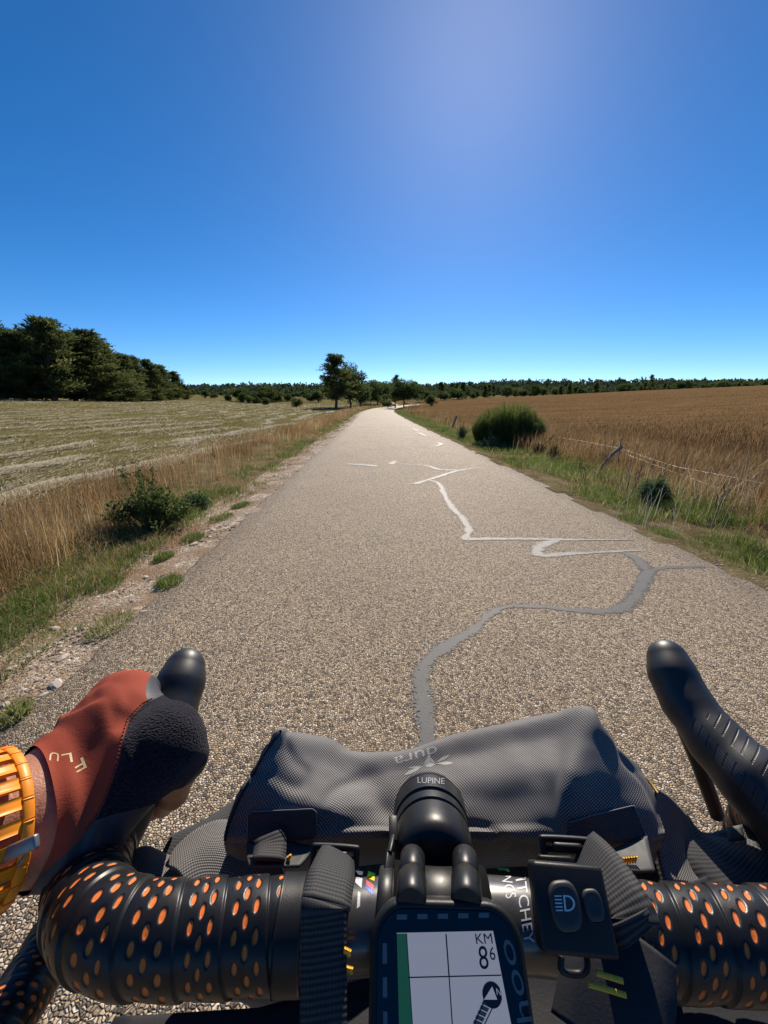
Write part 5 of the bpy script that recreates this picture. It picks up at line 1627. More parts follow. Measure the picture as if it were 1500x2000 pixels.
# rows from the lower near edge to the upper far edge; (px, py, depth)
cols_ = [
    [(436, 1646, .222), (440, 1616, .226), (452, 1580, .230), (470, 1540, .234), (500, 1490, .239), (530, 1446, .244)],
    [(468, 1650, .219), (478, 1608, .222), (492, 1560, .226), (510, 1510, .231), (530, 1462, .239), (547, 1424, .248)],
    [(540, 1652, .218), (552, 1612, .219), (566, 1572, .221), (584, 1532, .228), (590, 1480, .242), (586, 1436, .258)],
    [(620, 1646, .218), (626, 1612, .219), (628, 1580, .220), (630, 1548, .227), (632, 1496, .244), (640, 1444, .264)],
    [(705, 1636, .219), (706, 1612, .222), (706, 1588, .226), (704, 1560, .232), (700, 1518, .246), (694, 1468, .264)],
    [(790, 1630, .221), (792, 1608, .226), (792, 1580, .234), (792, 1548, .242), (790, 1508, .252), (788, 1463, .266)],
    [(880, 1630, .222), (884, 1606, .228), (888, 1572, .236), (890, 1530, .246), (888, 1484, .262), (884, 1434, .278)],
    [(970, 1636, .221), (976, 1606, .226), (984, 1564, .234), (990, 1516, .243), (990, 1462, .259), (984, 1412, .275)],
    [(1060, 1642, .219), (1066, 1606, .222), (1074, 1560, .229), (1080, 1504, .238), (1082, 1444, .255), (1078, 1394, .271)],
    [(1105, 1648, .216), (1108, 1620, .217), (1110, 1570, .221), (1118, 1508, .229), (1130, 1444, .243), (1148, 1382, .260)],
    [(1180, 1650, .216), (1188, 1612, .219), (1190, 1568, .224), (1188, 1518, .231), (1184, 1470, .239), (1180, 1418, .250)],
    [(1262, 1652, .217), (1268, 1616, .221), (1266, 1578, .226), (1254, 1540, .233), (1236, 1504, .240), (1216, 1466, .249)],
    [(1296, 1640, .222), (1298, 1612, .226), (1292, 1580, .231), (1276, 1546, .238), (1256, 1514, .245), (1234, 1484, .253)]]
A = np.array([[CP(*p)[:] for p in c_] for c_ in cols_])
# carry each section down the far side and back underneath
far, low, near = A[:, -1] + arr(BF) * 0.016 - arr(ZZ) * 0.030, A[:, -1] * 0.55 + A[:, 0] * 0.45 - arr(ZZ) * 0.062 + arr(BF) * 0.012, A[:, 0] - arr(ZZ) * 0.030 + arr(BF) * 0.006
A = np.concatenate([A, far[:, None], low[:, None], near[:, None]], 1)
def loft(A, mu, mv):
    """smooth surface through a net of points, closed the second way"""
    B_ = np.stack([catmull(A[:, j], mu) for j in range(A.shape[1])], 1)
    ext = np.concatenate([B_[:, -1:], B_, B_[:, :2]], 1)
    out = []
    for i in range(B_.shape[1]):
        a, b, c, d = ext[:, i], ext[:, i + 1], ext[:, i + 2], ext[:, i + 3]
        for t_ in np.linspace(0, 1, mv, endpoint=False):
            out.append(0.5 * (2 * b + (c - a) * t_ + (2 * a - 5 * b + 4 * c - d) * t_ ** 2 + (3 * b - a - 3 * c + d) * t_ ** 3))
    return np.stack(out, 1)
def close_loft(name, S, mat, parent, wrinkle=0.0, seed=0):
    nu, nv = S.shape[:2]
    du = np.gradient(S, axis=0); dv = np.gradient(S, axis=1)
    nn = np.cross(du, dv); nn /= np.linalg.norm(nn, axis=2, keepdims=True) + 1e-12
    sv = np.concatenate([np.zeros((nu, 1)), np.cumsum(np.linalg.norm(np.diff(S, axis=1), axis=2), 1)], 1)
    su = np.concatenate([np.zeros((1, nv)), np.cumsum(np.linalg.norm(np.diff(S, axis=0), axis=2), 0)], 0)
    cu = np.mean(su, 1)[:, None] + 0 * su
    if wrinkle:
        w = fbm(cu * 26 + sv * 9, sv * 30, seed, 3) - 0.5
        w2 = np.abs(fbm(cu * 15 + 3, sv * 19 - cu * 6, seed + 5, 2) - 0.5)
        S = S + nn * (wrinkle * (w - 0.9 * np.exp(-(w2 / 0.03) ** 2) * 0.35))[..., None]
    V = np.concatenate([S.reshape(-1, 3), S[0].mean(0)[None], S[-1].mean(0)[None]])
    i = np.arange(nv); j = (i + 1) % nv
    T = np.concatenate([np.stack([j, i, np.full(nv, nu * nv)], -1), np.stack([(nu - 1) * nv + i, (nu - 1) * nv + j, np.full(nv, nu * nv + 1)], -1)])
    uv = np.concatenate([np.stack([cu, sv], -1).reshape(-1, 2), [[0, 0], [0, 0]]])
    return mobj(name, V, [grid_faces(nu, nv, False, True), T], mat, parent, True, None, uv)
pouch_body = close_loft("pouch_body", loft(A, 16, 14), m_fabric, pouch, 0.0048, 3)
bvh_pouch = bvh_of(pouch_body)
m_logo = simple("pale_grey_print", (.36, .36, .34), 0.6, (.30, .30, .28), 150.0)
def leafpoly(p, q, w, n=8):
    p, q = np.array(p, float), np.array(q, float); d = q - p; nrm = np.array([-d[1], d[0]]) / np.linalg.norm(d)
    t_ = np.linspace(0, 1, n); s_ = np.sin(np.pi * t_ ** 1.3) * w / 2
    return [tuple(p + d * a + nrm * b) for a, b in zip(t_, s_)] + [tuple(p + d * a - nrm * b) for a, b in zip(t_[::-1], s_[::-1])]
print_poly("emblem", [leafpoly((850, 1492), (886, 1490), 6), leafpoly((850, 1490), (879, 1474), 6), leafpoly((828, 1497), (796, 1500), 4), leafpoly((824, 1497), (790, 1514), 7),
                      [(826, 1497), (836, 1476), (846, 1484), (850, 1491), (838, 1484)], [(829, 1497), (838, 1487), (851, 1493), (842, 1498)]], bvh_pouch, m_logo, pouch)
print_text("lettering", "dura", bvh_pouch, (812, 1478), (-84, 24), (4, 20), m_logo, pouch)
m_patch = weave_mat("patch_fabric", (.018, .018, .022), (.075, .075, .085), 0.0015)
def cloth_patch(name, poly, bvh, mat, parent, eps=0.0009, sub=14):
    p = np.array(poly, float)
    u, v = np.meshgrid(np.linspace(0, 1, sub), np.linspace(0, 1, sub), indexing='ij')
    q = p[0] * ((1 - u) * (1 - v))[..., None] + p[1] * (u * (1 - v))[..., None] + p[2] * (u * v)[..., None] + p[3] * ((1 - u) * v)[..., None]
    P = drape(bvh, q.reshape(-1, 2), eps)
    return mobj(name, P, grid_faces(sub, sub), mat, parent, True, None, np.stack([u * 0.045, v * 0.02], -1).reshape(-1, 2))
cloth_patch("seam_patch", [(486, 1590), (617, 1580), (616, 1636), (484, 1642)], bvh_pouch, m_patch, pouch)
cloth_patch("seam_patch", [(1112, 1604), (1236, 1574), (1262, 1642), (1108, 1646)], bvh_pouch, m_patch, pouch)
# pale stitching round the patches
m_thread = simple("grey_thread", (.22, .22, .24), 0.7, (.15, .15, .16), 900.0)
def stitch(name, pts, bvh, mat, parent, r=0.00028, eps=0.0011):
    P = drape(bvh, catmull(np.array(pts, float).tolist(), 8) if False else np.column_stack([np.interp(np.linspace(0, len(pts) - 1, 8 * len(pts)), np.arange(len(pts)), np.array(pts, float)[:, k]) for k in (0, 1)]), eps)
    mb = MB(); add_tube(mb, P, r, 5); return mb.build(name, mat, parent)
stitch("stitching", [(484, 1640), (486, 1590), (492, 1584), (610, 1579), (617, 1584), (618, 1612)], bvh_pouch, m_thread, pouch)
stitch("stitching", [(1112, 1604), (1150, 1592), (1236, 1573), (1248, 1600), (1262, 1640)], bvh_pouch, m_thread, pouch)
# dark edge binding and thin yellow piping at the right end
stitch("edge_binding", [(548, 1428), (520, 1468), (490, 1520), (464, 1570), (446, 1612), (440, 1640)], bvh_pouch, m_plainfab, pouch, 0.0009, 0.0003)
mb = MB(); add_tube(mb, [arr(CP(1259, 1519, .2445)), arr(CP(1270, 1530, .242)), arr(CP(1284, 1548, .239))], 0.0007, 6); mb.build("yellow_piping", m_yellow, pouch)

# --- the rolled handlebar pack below, its folded ends showing on both sides
pack = empty("handlebar_pack", CP(860, 1720, .26), "dark woven roll pack hung under the handlebar with folded ends", "bag")
def section(x, c_f, c_z, rf, rz, n=10, tilt=0.0):
    """ellipse across the roll at x metres along the bar's direction"""
    base = arr(CP(860, 1797, .1790)) + arr(BR) * x + arr(BF) * c_f + arr(ZZ) * c_z
    a = np.linspace(0, 2 * np.pi, n, endpoint=False)
    return [base + arr(BF) * (rf * math.cos(t_) ) + arr(ZZ) * (rz * math.sin(t_) + tilt * math.cos(t_)) for t_ in a]
Rl = np.array([section(-.168, .050, -.052, .016, .006), section(-.150, .052, -.056, .026, .016), section(-.128, .060, -.074, .042, .040), section(-.105, .068, -.092, .056, .058),
               section(-.06, .072, -.098, .062, .064), section(.0, .072, -.100, .062, .066), section(.06, .072, -.098, .062, .066), section(.10, .070, -.094, .058, .062),
               section(.126, .064, -.080, .046, .052), section(.150, .060, -.064, .034, .034), section(.176, .056, -.056, .030, .016), section(.205, .052, -.050, .026, .008)])
close_loft("pack_body", loft(Rl, 12, 8), m_fabric_dark, pack, 0.006, 9)
# folded roll end on the right: a bent sheet of the same cloth, and a grey tab
def cloth_sheet(name, rows, mat, parent, thick=0.0016, m=8):
    R_ = np.array([[CP(*p)[:] for p in r] for r in rows])
    B_ = np.stack([catmull(R_[:, j], m) for j in range(R_.shape[1])], 1)
    C_ = np.stack([catmull(B_[i], m) for i in range(B_.shape[0])], 0)
    nu, nv = C_.shape[:2]
    nn = np.cross(np.gradient(C_, axis=0), np.gradient(C_, axis=1)); nn /= np.linalg.norm(nn, axis=2, keepdims=True) + 1e-12
    sg = 1 if (nn[nu // 2, nv // 2] @ (np.array(EYE) - C_[nu // 2, nv // 2])) > 0 else -1
    nn = nn * sg
    sv = np.concatenate([np.zeros((nu, 1)), np.cumsum(np.linalg.norm(np.diff(C_, axis=1), axis=2), 1)], 1)
    su = np.concatenate([np.zeros((1, nv)), np.cumsum(np.linalg.norm(np.diff(C_, axis=0), axis=2), 0)], 0)
    top, bot = C_, C_ - nn * thick
    N_ = nu * nv
    q = grid_faces(nu, nv)
    idx_ = np.arange(N_).reshape(nu, nv)
    rim = np.concatenate([idx_[0], idx_[1:, -1], idx_[-1, -2::-1], idx_[-2:0:-1, 0]])
    rq = np.stack([rim, np.roll(rim, -1), np.roll(rim, -1) + N_, rim + N_], -1)
    uv = np.stack([su, sv], -1).reshape(-1, 2)
    return mobj(name, np.concatenate([top.reshape(-1, 3), bot.reshape(-1, 3)]), np.concatenate([q, q[:, ::-1] + N_, rq]), mat, parent, True, None, np.concatenate([uv, uv]))
cloth_sheet("roll_end", [[(1283, 1540, .240), (1278, 1600, .232), (1288, 1670, .222), (1300, 1720, .212)],
                         [(1310, 1556, .246), (1320, 1620, .238), (1334, 1680, .226), (1345, 1725, .215)],
                         [(1342, 1590, .256), (1350, 1650, .246), (1370, 1700, .232), (1380, 1735, .218)],
                         [(1376, 1626, .258), (1400, 1676, .246), (1420, 1712, .232), (1430, 1740, .220)],
                         [(1440, 1612, .264), (1460, 1670, .250), (1480, 1712, .235), (1490, 1745, .222)],
                         [(1520, 1598, .270), (1540, 1660, .255), (1550, 1712, .238), (1560, 1750, .224)]], m_fabric, pack)
cloth_sheet("grey_tab", [[(1419, 1616, .2595), (1424, 1642, .252)], [(1450, 1610, .2600), (1455, 1640, .2525)]], m_greyfab, pack, 0.001, 4)
cloth_sheet("roll_end", [[(246, 1700, .236), (262, 1722, .228), (280, 1750, .216)],
                         [(258, 1664, .244), (290, 1690, .234), (310, 1740, .220)],
                         [(290, 1652, .248), (330, 1684, .236), (350, 1735, .222)],
                         [(335, 1672, .244), (372, 1690, .234), (390, 1735, .222)]], m_fabric, pack)
cloth_sheet("roll_end", [[(322, 1690, .228), (345, 1700, .222), (372, 1740, .214)],
                         [(345, 1652, .238), (380, 1672, .228), (420, 1735, .214)],
                         [(385, 1618, .246), (430, 1650, .232), (470, 1730, .214)],
                         [(432, 1600, .250), (480, 1640, .234), (520, 1725, .214)],
                         [(480, 1610, .250), (525, 1640, .234), (560, 1720, .214)]], m_fabric, pack)

# grey cloth wings between pouch and bar, with yellow bar tacks
cloth_sheet("mounting_wing", [[(482, 1636, .2215), (482, 1668, .210), (488, 1690, .200)], [(545, 1640, .2185), (545, 1672, .208), (548, 1690, .200)], [(612, 1652, .2165), (600, 1672, .206), (585, 1690, .200)]], m_greyfab, pouch, 0.0012, 5)
cloth_sheet("mounting_wing", [[(1190, 1660, .212), (1195, 1678, .204), (1200, 1694, .198)], [(1225, 1646, .214), (1236, 1676, .205), (1245, 1700, .196)], [(1264, 1632, .216), (1272, 1670, .206), (1280, 1700, .198)]], m_greyfab, pouch, 0.0012, 5)
def bartack(px0, px1, d, parent, n=9, w=0.0011):
    mb = MB(); a, b = np.array(px0, float), np.array(px1, float)
    for k in range(n):
        c = a + (b - a) * (k + 0.5) / n
        q = np.array([[c[0] - 1.5, c[1] + 6], [c[0] + 1.5, c[1] - 6]])
        add_tube(mb, [arr(CP(*q[0], d)), arr(CP(*q[1], d - 0.0006))], 0.0006, 5)
    mb.build("yellow_stitching", m_yellow, parent)
bartack((1204, 1682), (1244, 1678), .2005, pouch, 8)
bartack((560, 1680), (567, 1674), .2035, pouch, 4)
bartack((672, 1856), (684, 1862), .1480, pouch, 4); bartack((672, 1892), (688, 1896), .1475, pouch, 4)

# webbing straps: flat strips with thickness
def strap(name, pts, wid, mat, parent, thick=0.0016, bvh=None, eps=0.001, ns=6):
    """pts: (px, py, depth); wid in metres; the strip faces the eye"""
    P = catmull(np.array([CP(*p)[:] for p in pts]), 8)
    n = len(P)
    T = np.gradient(P, axis=0); T /= np.linalg.norm(T, axis=1, keepdims=True)
    E = np.array(EYE) - P; E /= np.linalg.norm(E, axis=1, keepdims=True)
    S = np.cross(T, E); S /= np.linalg.norm(S, axis=1, keepdims=True)
    N_ = np.cross(S, T)
    w = np.interp(np.linspace(0, 1, n), np.linspace(0, 1, len(wid)), wid)
    q = np.linspace(-0.5, 0.5, ns)
    top = P[:, None] + S[:, None] * (q[None, :, None] * w[:, None, None]) 
    edge = 1 - (np.abs(q) * 2) ** 6 * 0.5
    top = top + N_[:, None] * (thick * edge[None, :, None])
    bot = P[:, None] + S[:, None] * (q[None, :, None] * w[:, None, None])
    s = np.concatenate([[0], np.cumsum(np.linalg.norm(np.diff(P, axis=0), axis=1))])
    uv = np.stack([np.repeat(s[:, None], ns, 1), q[None, :] * w[:, None]], -1).reshape(-1, 2)
    N0 = n * ns; idx_ = np.arange(N0).reshape(n, ns)
    qf = grid_faces(n, ns)
    rim = np.concatenate([idx_[0], idx_[1:, -1], idx_[-1, -2::-1], idx_[-2:0:-1, 0]])
    rq = np.stack([rim, np.roll(rim, -1), np.roll(rim, -1) + N0, rim + N0], -1)
    return mobj(name, np.concatenate([top.reshape(-1, 3), bot.reshape(-1, 3)]), np.concatenate([qf, qf[:, ::-1] + N0, rq]), mat, parent, True, None, np.concatenate([uv, uv]))
strap("webbing_strap", [(660, 1668, .196), (655, 1684, .184), (648, 1712, .170), (642, 1740, .1620), (636, 1768, .1555)], [.0165, .0180, .0195, .0195, .0195], m_web, pouch, 0.0022)
strap("webbing_strap", [(634, 1764, .1545), (632, 1776, .1530), (632, 1800, .1515), (632, 1860, .1475), (632, 1930, .143), (632, 2010, .138), (632, 2080, .134)], [.0175, .0172, .0170, .0168, .0165, .0162, .016], m_web, pouch)
strap("webbing_strap", [(526, 1632, .214), (528, 1648, .2105), (527, 1664, .206), (524, 1682, .200)], [.0165] * 4, m_web, pouch, 0.002)
strap("webbing_strap", [(1140, 1664, .192), (1160, 1684, .180), (1184, 1712, .1690), (1212, 1752, .1590), (1232, 1784, .1535), (1240, 1808, .1510)], [.0205, .0205, .0200, .0190, .018, .0175], m_web, pouch, 0.0022)
strap("webbing_strap", [(1222, 1790, .1530), (1232, 1808, .1515), (1244, 1826, .1500)], [.0175, .0172, .0165], m_web, pouch, 0.0034)
# tri-glide buckles
def buckle(c, w, d, hgt, parent, nrm):
    b_ = CP(*c); x_, y_, z_ = axes_from(BR, nrm)
    mb = MB()
    fr = [b_ + x_ * a + y_ * b for a, b in ((-w, -hgt), (-w, hgt * 0.7), (-w * 0.88, hgt), (w * 0.88, hgt), (w, hgt * 0.7), (w, -hgt))]
    P = catmull(np.array([p[:] for p in fr]), 5); add_tube(mb, P, d, 10)
    add_tube(mb, [(b_ + x_ * -w)[:], (b_ + x_ * w)[:]], d * 0.9, 10)
    q = [(b_ + x_ * a + y_ * (hgt * 0.35) + z_ * d * h_)[:] for a, h_ in ((-w * 0.55, 0.2), (-w * 0.4, 0.9), (w * 0.4, 0.9), (w * 0.55, 0.2))]
    add_tube(mb, catmull(np.array(q), 5), d * 1.15, 10)
    mb.build("buckle", m_plastic, parent)
buckle((654, 1676, .1945), .0105, .0014, .0042, pouch, UP * 0.6 - FWD)
buckle((1108, 1660, .192), .0112, .0015, .0040, pouch, UP * 0.6 - FWD)
# hinge of the remote's strap, tucked under the right buckle
mb = MB()
a, b = CP(1052, 1684, .180), CP(1118, 1684, .180)
add_tube(mb, [a[:], b[:]], 0.0024, 12); x_, y_, z_ = axes_from(BR, rn)
V, Fc = bevel_box(CP(1085, 1688, .1775), x_, y_, z_, 0.0072, 0.0030, 0.0022, 0.0008, 2); mb.add(V, Fc)
mb.build("strap_hinge", m_plastic, rem)
mb = MB()
add_tube(mb, catmull(np.array([CP(1096, 1868, .150)[:], CP(1098, 1896, .148)[:], CP(1130, 1902, .148)[:], CP(1146, 1892, .148)[:], CP(1146, 1868, .150)[:]]), 5), 0.0012, 8)
mb.build("strap_loop", m_plastic, rem)

# dark harness cloth and yellow bars below the bar, right of the computer
strap("hanging_cloth", [(1230, 1820, .158), (1216, 1880, .152), (1200, 1950, .146), (1190, 2060, .138)], [.030, .034, .036, .038], m_plainfab, pouch, 0.002)
strap("yellow_stitching", [(1164, 1900, .1445), (1190, 1908, .1442), (1216, 1916, .1440)], [.0017] * 3, m_yellow, pouch, 0.0006)
strap("yellow_stitching", [(1148, 1922, .1440), (1184, 1932, .1437), (1222, 1944, .1434)], [.0017] * 3, m_yellow, pouch, 0.0006)
strap("harness_panel", [(840, 1880, .196), (850, 1940, .186), (860, 2080, .166)], [.30, .30, .30], m_plainfab, pack, 0.002, ns=30)
# ================================================================== THE RIDER'S LEFT HAND
def clip_mesh(V, T, f, extra=None):
    """keep the part of a triangle mesh where f > 0, cut cleanly along f = 0"""
    V = np.asarray(V); f = np.asarray(f)
    inside = f[T] > 0
    cnt = inside.sum(1)
    out = [T[cnt == 3]]
    newV, newF, n = [V], [f], len(V)
    for c in (1, 2):
        t = T[cnt == c]; ins = inside[cnt == c]
        if not len(t): continue
        lone = ins if c == 1 else ~ins
        k = np.argmax(lone, 1)
        a = t[np.arange(len(t)), k]; b = t[np.arange(len(t)), (k + 1) % 3]; d = t[np.arange(len(t)), (k + 2) % 3]
        def cut(p, q):
            s = (f[p] / (f[p] - f[q]))[:, None]
            return V[p] + (V[q] - V[p]) * s
        ab, ad = cut(a, b), cut(a, d)
        iab = n + np.arange(len(t)); iad = iab + len(t); n += 2 * len(t)
        newV += [ab, ad]
        if c == 1: out.append(np.stack([a, iab, iad], -1))
        else: out += [np.stack([iab, b, d], -1), np.stack([iab, d, iad], -1)]
    Vn = np.concatenate(newV); Tn = np.concatenate(out)
    used = np.unique(Tn); mp = np.full(len(Vn), -1); mp[used] = np.arange(len(used))
    return Vn[used], mp[Tn]

def tri(Q): return np.concatenate([Q[:, [0, 1, 2]], Q[:, [0, 2, 3]]])

def px_side(V, poly):
    """signed pixel distance of projected points to an open line; positive on its right hand side going down the list"""
    x, y, d = to_px(V); p = np.column_stack([x, y]); L = np.array(poly, float)
    best = np.full(len(p), 1e9); sg = np.zeros(len(p))
    for a, b in zip(L[:-1], L[1:]):
        ab = b - a; t_ = np.clip(((p - a) @ ab) / (ab @ ab), 0, 1)
        q = p - a - t_[:, None] * ab; dd = np.hypot(q[:, 0], q[:, 1])
        s = -(ab[0] * q[:, 1] - ab[1] * q[:, 0])
        m = dd < best - 1e-9
        best[m] = dd[m]; sg[m] = np.sign(s[m])
    return best * sg

def hp(px, py, d): return np.array(CP(px, py, d)[:])
# joints: wrist, knuckles, finger bends, seen from above as the hand lies over the hood
WR, WR2 = hp(60, 1592, .214), hp(92, 1600, .217)
ARM = hp(60, 1586, .2180) - hp(-90, 1640, .1930); ARM /= np.linalg.norm(ARM)
FA0, FA1 = WR - ARM * .17, WR - ARM * .055
I1, M1, R1, P1 = hp(254, 1358, .268), hp(232, 1362, .278), hp(196, 1392, .287), hp(172, 1432, .292)
T0, T1, T2, T3 = hp(150, 1612, .217), hp(322, 1456, .240), hp(354, 1478, .252), hp(338, 1548, .268)
hand_main = [
    (FA0, FA1, .034, .0305), (FA1, WR, .0305, .0275), (WR, WR2, .0275, .027),
    (WR2, I1, .026, .0145), (WR2, M1, .027, .0150), (WR, R1, .026, .0150), (WR, P1, .024, .0145),
    (hp(150, 1500, .238), hp(225, 1405, .262), .026, .018),
    (WR2, T0, .026, .0245), (T0, T1, .0245, .0225), (T0, hp(250, 1530, .246), .022, .0225), (hp(235, 1480, .247), T1, .020, .0200),
    (I1, M1, .0145, .0150), (M1, R1, .0150, .0148), (hp(225, 1440, .250), hp(190, 1440, .268), .020, .020), (hp(246, 1397, .257), hp(215, 1395, .270), .017, .017),
    (hp(244, 1402, .2515), hp(222, 1440, .2445), .0185, .0190),
    (T2, T2 * 0.45 + T3 * 0.55, .0150, .0120),
    (hp(268, 1392, .259), hp(318, 1425, .250), .0165, .0175),
    (I1, hp(278, 1352, .286), .0135, .0105), (T1, T2, .0225, .0170)]
fingers = [
    [hp(278, 1352, .286), hp(302, 1366, .320), hp(318, 1420, .332), hp(322, 1462, .330)],          # index, over the front of the hood
    [M1, hp(212, 1384, .322), hp(232, 1470, .332), hp(286, 1540, .318)],                            # middle
    [R1, hp(182, 1440, .322), hp(210, 1520, .326), hp(268, 1575, .306)],                            # ring
    [P1, hp(164, 1490, .315), hp(196, 1560, .315), hp(244, 1602, .300)]]                            # little
radii = [[.0120, .0102, .0090, .0078], [.0125, .0105, .0092, .0080], [.0120, .0100, .0088, .0077], [.0105, .0088, .0078, .0068]]
hand_tips = [(T2, T3, .0150, .0100), (T3, hp(318, 1575, .276), .0100, .0080), (hp(286, 1540, .318), hp(297, 1580, .306), .0085, .0090)]
hand_proximal = []
for F_, R_ in zip(fingers, radii):
    hand_proximal.append((F_[0], F_[1], R_[0], R_[1]))
    hand_tips += [(F_[1], F_[2], R_[1], R_[2]), (F_[2], F_[3], R_[2], R_[3])]

segs_all = hand_main + hand_proximal + hand_tips
lo = np.min([np.minimum(s[0], s[1]) for s in segs_all], 0) - .045; hi = np.max([np.maximum(s[0], s[1]) for s in segs_all], 0) + .045
HS = 0.0013
P = sdf_grid(lo, hi, HS)
f_main = smin([seg_d(P, *s) for s in hand_main + hand_proximal], 0.0035) + 0.0042
f_tips = smin([seg_d(P, *s) for s in hand_tips], 0.002) + 0.0012
f_all = smin([f_main, f_tips], 0.0022)
org = P[0, 0, 0]
person = empty("person", (-0.2, 0.0, 0.0), "rider's left forearm and gloved hand resting on the left brake hood", "person")
def skin_mat():
    t = NT("sunburnt_skin"); co = t.obj_co()
    c = t.mix(t.noise(45.0, 4, 0.6, co), (.42, .20, .125), (.33, .14, .085))
    c = t.mix(t.ramp(t.noise(420.0, 3, 0.6, co), [(0.55, (0, 0, 0)), (0.75, (1, 1, 1))]), c, (.20, .085, .055))
    v = t.vor(900.0, 'F1', co)
    return t.done(t.bsdf(c, 0.48, 0.4, normal=t.bump(t.math('ADD', v.outputs['Distance'], t.noise(160.0, 4, 0.6, co)), 0.2, 0.0007), sss=0.12))
m_skin = skin_mat()
V, Q = surface_nets(f_all, org, HS)
mobj("body", V, Q, m_skin, person)
# nail on the finger tip that shows below the glove
nb = hp(297, 1580, .306)

# glove: the same hand grown by the cloth's thickness, open at wrist and finger ends
axis = (WR2 - FA1) / np.linalg.norm(WR2 - FA1)
s_ax = (P - WR2) @ axis
fold = 0.0020 * np.exp(-((s_ax + 0.002) / 0.0035) ** 2) * (0.6 + 0.4 * np.sin(P[..., 0] * 80)) \
     + 0.0024 * np.exp(-((s_ax - 0.010 - 0.004 * np.sin(P[..., 2] * 90 + P[..., 0] * 50)) / 0.003) ** 2) \
     + 0.0012 * np.exp(-((s_ax - 0.020 - 0.006 * np.sin(P[..., 2] * 70)) / 0.004) ** 2)
cuff_flare = 0.0015 * (1 - sstep(-0.015, -0.005, s_ax))
wr = 0.00025 * np.sin((P[..., 0] * 0.7 + P[..., 1] * 0.5 + P[..., 2] * 0.9) * 420 + 3 * np.sin(P[..., 1] * 90))* sstep(0.0, 0.02, s_ax)
g_thick = 0.0016 + fold + cuff_flare + wr * 0.6
f_glove = f_main - g_thick
bare = (f_main - f_tips)                                        # positive where the finger ends take over
Vg, Qg = surface_nets(f_glove, org, HS)
Tg = tri(Qg)
def sample(grid, V):
    q = (V - org) / HS; i = np.clip(np.floor(q).astype(int), 0, np.array(grid.shape) - 2); w = q - i
    out = 0
    for a in (0, 1):
        for b in (0, 1):
            for c in (0, 1):
                out = out + grid[i[:, 0] + a, i[:, 1] + b, i[:, 2] + c] * (w[:, 0] if a else 1 - w[:, 0]) * (w[:, 1] if b else 1 - w[:, 1]) * (w[:, 2] if c else 1 - w[:, 2])
    return out
s_v = (Vg - WR2) @ axis
open_wrist = s_v + 0.0085 + 0.0012 * np.sin(Vg[:, 2] * 160)
Vg, Tg = clip_mesh(Vg, Tg, np.minimum(open_wrist, sample(f_tips, Vg) + 0.0006))
glove = bpy.data.objects.new("cycling_glove", None); col.objects.link(glove); glove.parent = person
def cloth_mat(name, c1, c2, scale, bump, rough=0.8, sheen=0.3):
    t = NT(name); co = t.obj_co()
    c = t.mix(t.noise(30.0, 3, 0.6, co), c1, c2)
    n2 = t.noise(scale, 3, 0.7, co)
    c = t.mix(t.math('MULTIPLY', n2, 0.5), c, tuple(x * 0.55 for x in c1))
    return t.done(t.bsdf(c, rough, 0.2, normal=t.bump(n2, bump, 0.0008), sheen=sheen))
m_red = cloth_mat("rust_red_stretch_cloth", (.33, .064, .034), (.27, .05, .027), 1300.0, 0.3, 0.85, 0.0)
def terry_mat():
    t = NT("dark_terry_cloth"); co = t.obj_co()
    v = t.vor(780.0, 'F1', t.mapping(co, (1, 1, 1.6)))
    sc3 = t.n('ShaderNodeSeparateColor'); t.inp(sc3.inputs[0], v.outputs['Color'])
    loop = t.math('SUBTRACT', 1.0, v.outputs['Distance'])
    c = t.mix(t.math('MULTIPLY', loop, t.math('ADD', 0.35, t.math('MULTIPLY', sc3.outputs[0], 0.65))), (.004, .004, .006), (.032, .028, .042))
    return t.done(t.bsdf(c, 0.9, 0.1, normal=t.bump(loop, 0.9, 0.0010), sheen=0.08))
m_terry = terry_mat()
m_palm = cloth_mat("grey_synthetic_leather", (.060, .062, .072), (.045, .047, .056), 700.0, 0.2, 0.5, 0.0)
# seam lines on the glove as they run over the hand
seam = [(330, 1352), (300, 1366), (282, 1374), (254, 1402), (242, 1440), (234, 1480), (218, 1530), (205, 1566), (190, 1596), (168, 1624), (150, 1648), (120, 1690)]
lower = [(430, 1470), (392, 1500), (352, 1545), (318, 1566), (270, 1580), (222, 1590), (186, 1602), (150, 1648), (90, 1700), (20, 1745), (-40, 1790)]
f_seam = px_side(Vg, seam)           # positive on the black side
f_low = px_side(Vg, lower)
x_, y_, d_ = to_px(Vg)
# decide the sign from a known point: the middle of the terry panel
probe = np.array([hp(310, 1450, .2)]); probe2 = np.array([hp(260, 1640, .2)])
f_seam *= np.sign(px_side(probe, seam)[0]); f_low *= np.sign(px_side(probe2, lower)[0])
px_m = 3800.0                         # pixels to a handy scale
inner_patch = 1e-3 * (np.hypot((x_ - 305) / 20, (y_ - 1350) / 34) - 1) * 20
facing = d_ * 0 + 1.0
def panel(name, f, mat, lift=0.0):
    V, T = clip_mesh(Vg, Tg, f)
    return mobj(name, V, T, mat, glove) if len(T) else None
black = np.minimum(f_seam, -f_low)
red = np.minimum(-f_seam, -f_low)
back_p = panel("back_panel", np.minimum(red, inner_patch * 1e3), m_red)
panel("thumb_panel", black, m_terry)
panel("palm_panel", f_low, m_palm)
panel("finger_side_panel", np.minimum(red, -inner_patch * 1e3), m_palm)
bvh_glove = BVHTree.FromPolygons(Vg.tolist(), Tg.tolist())
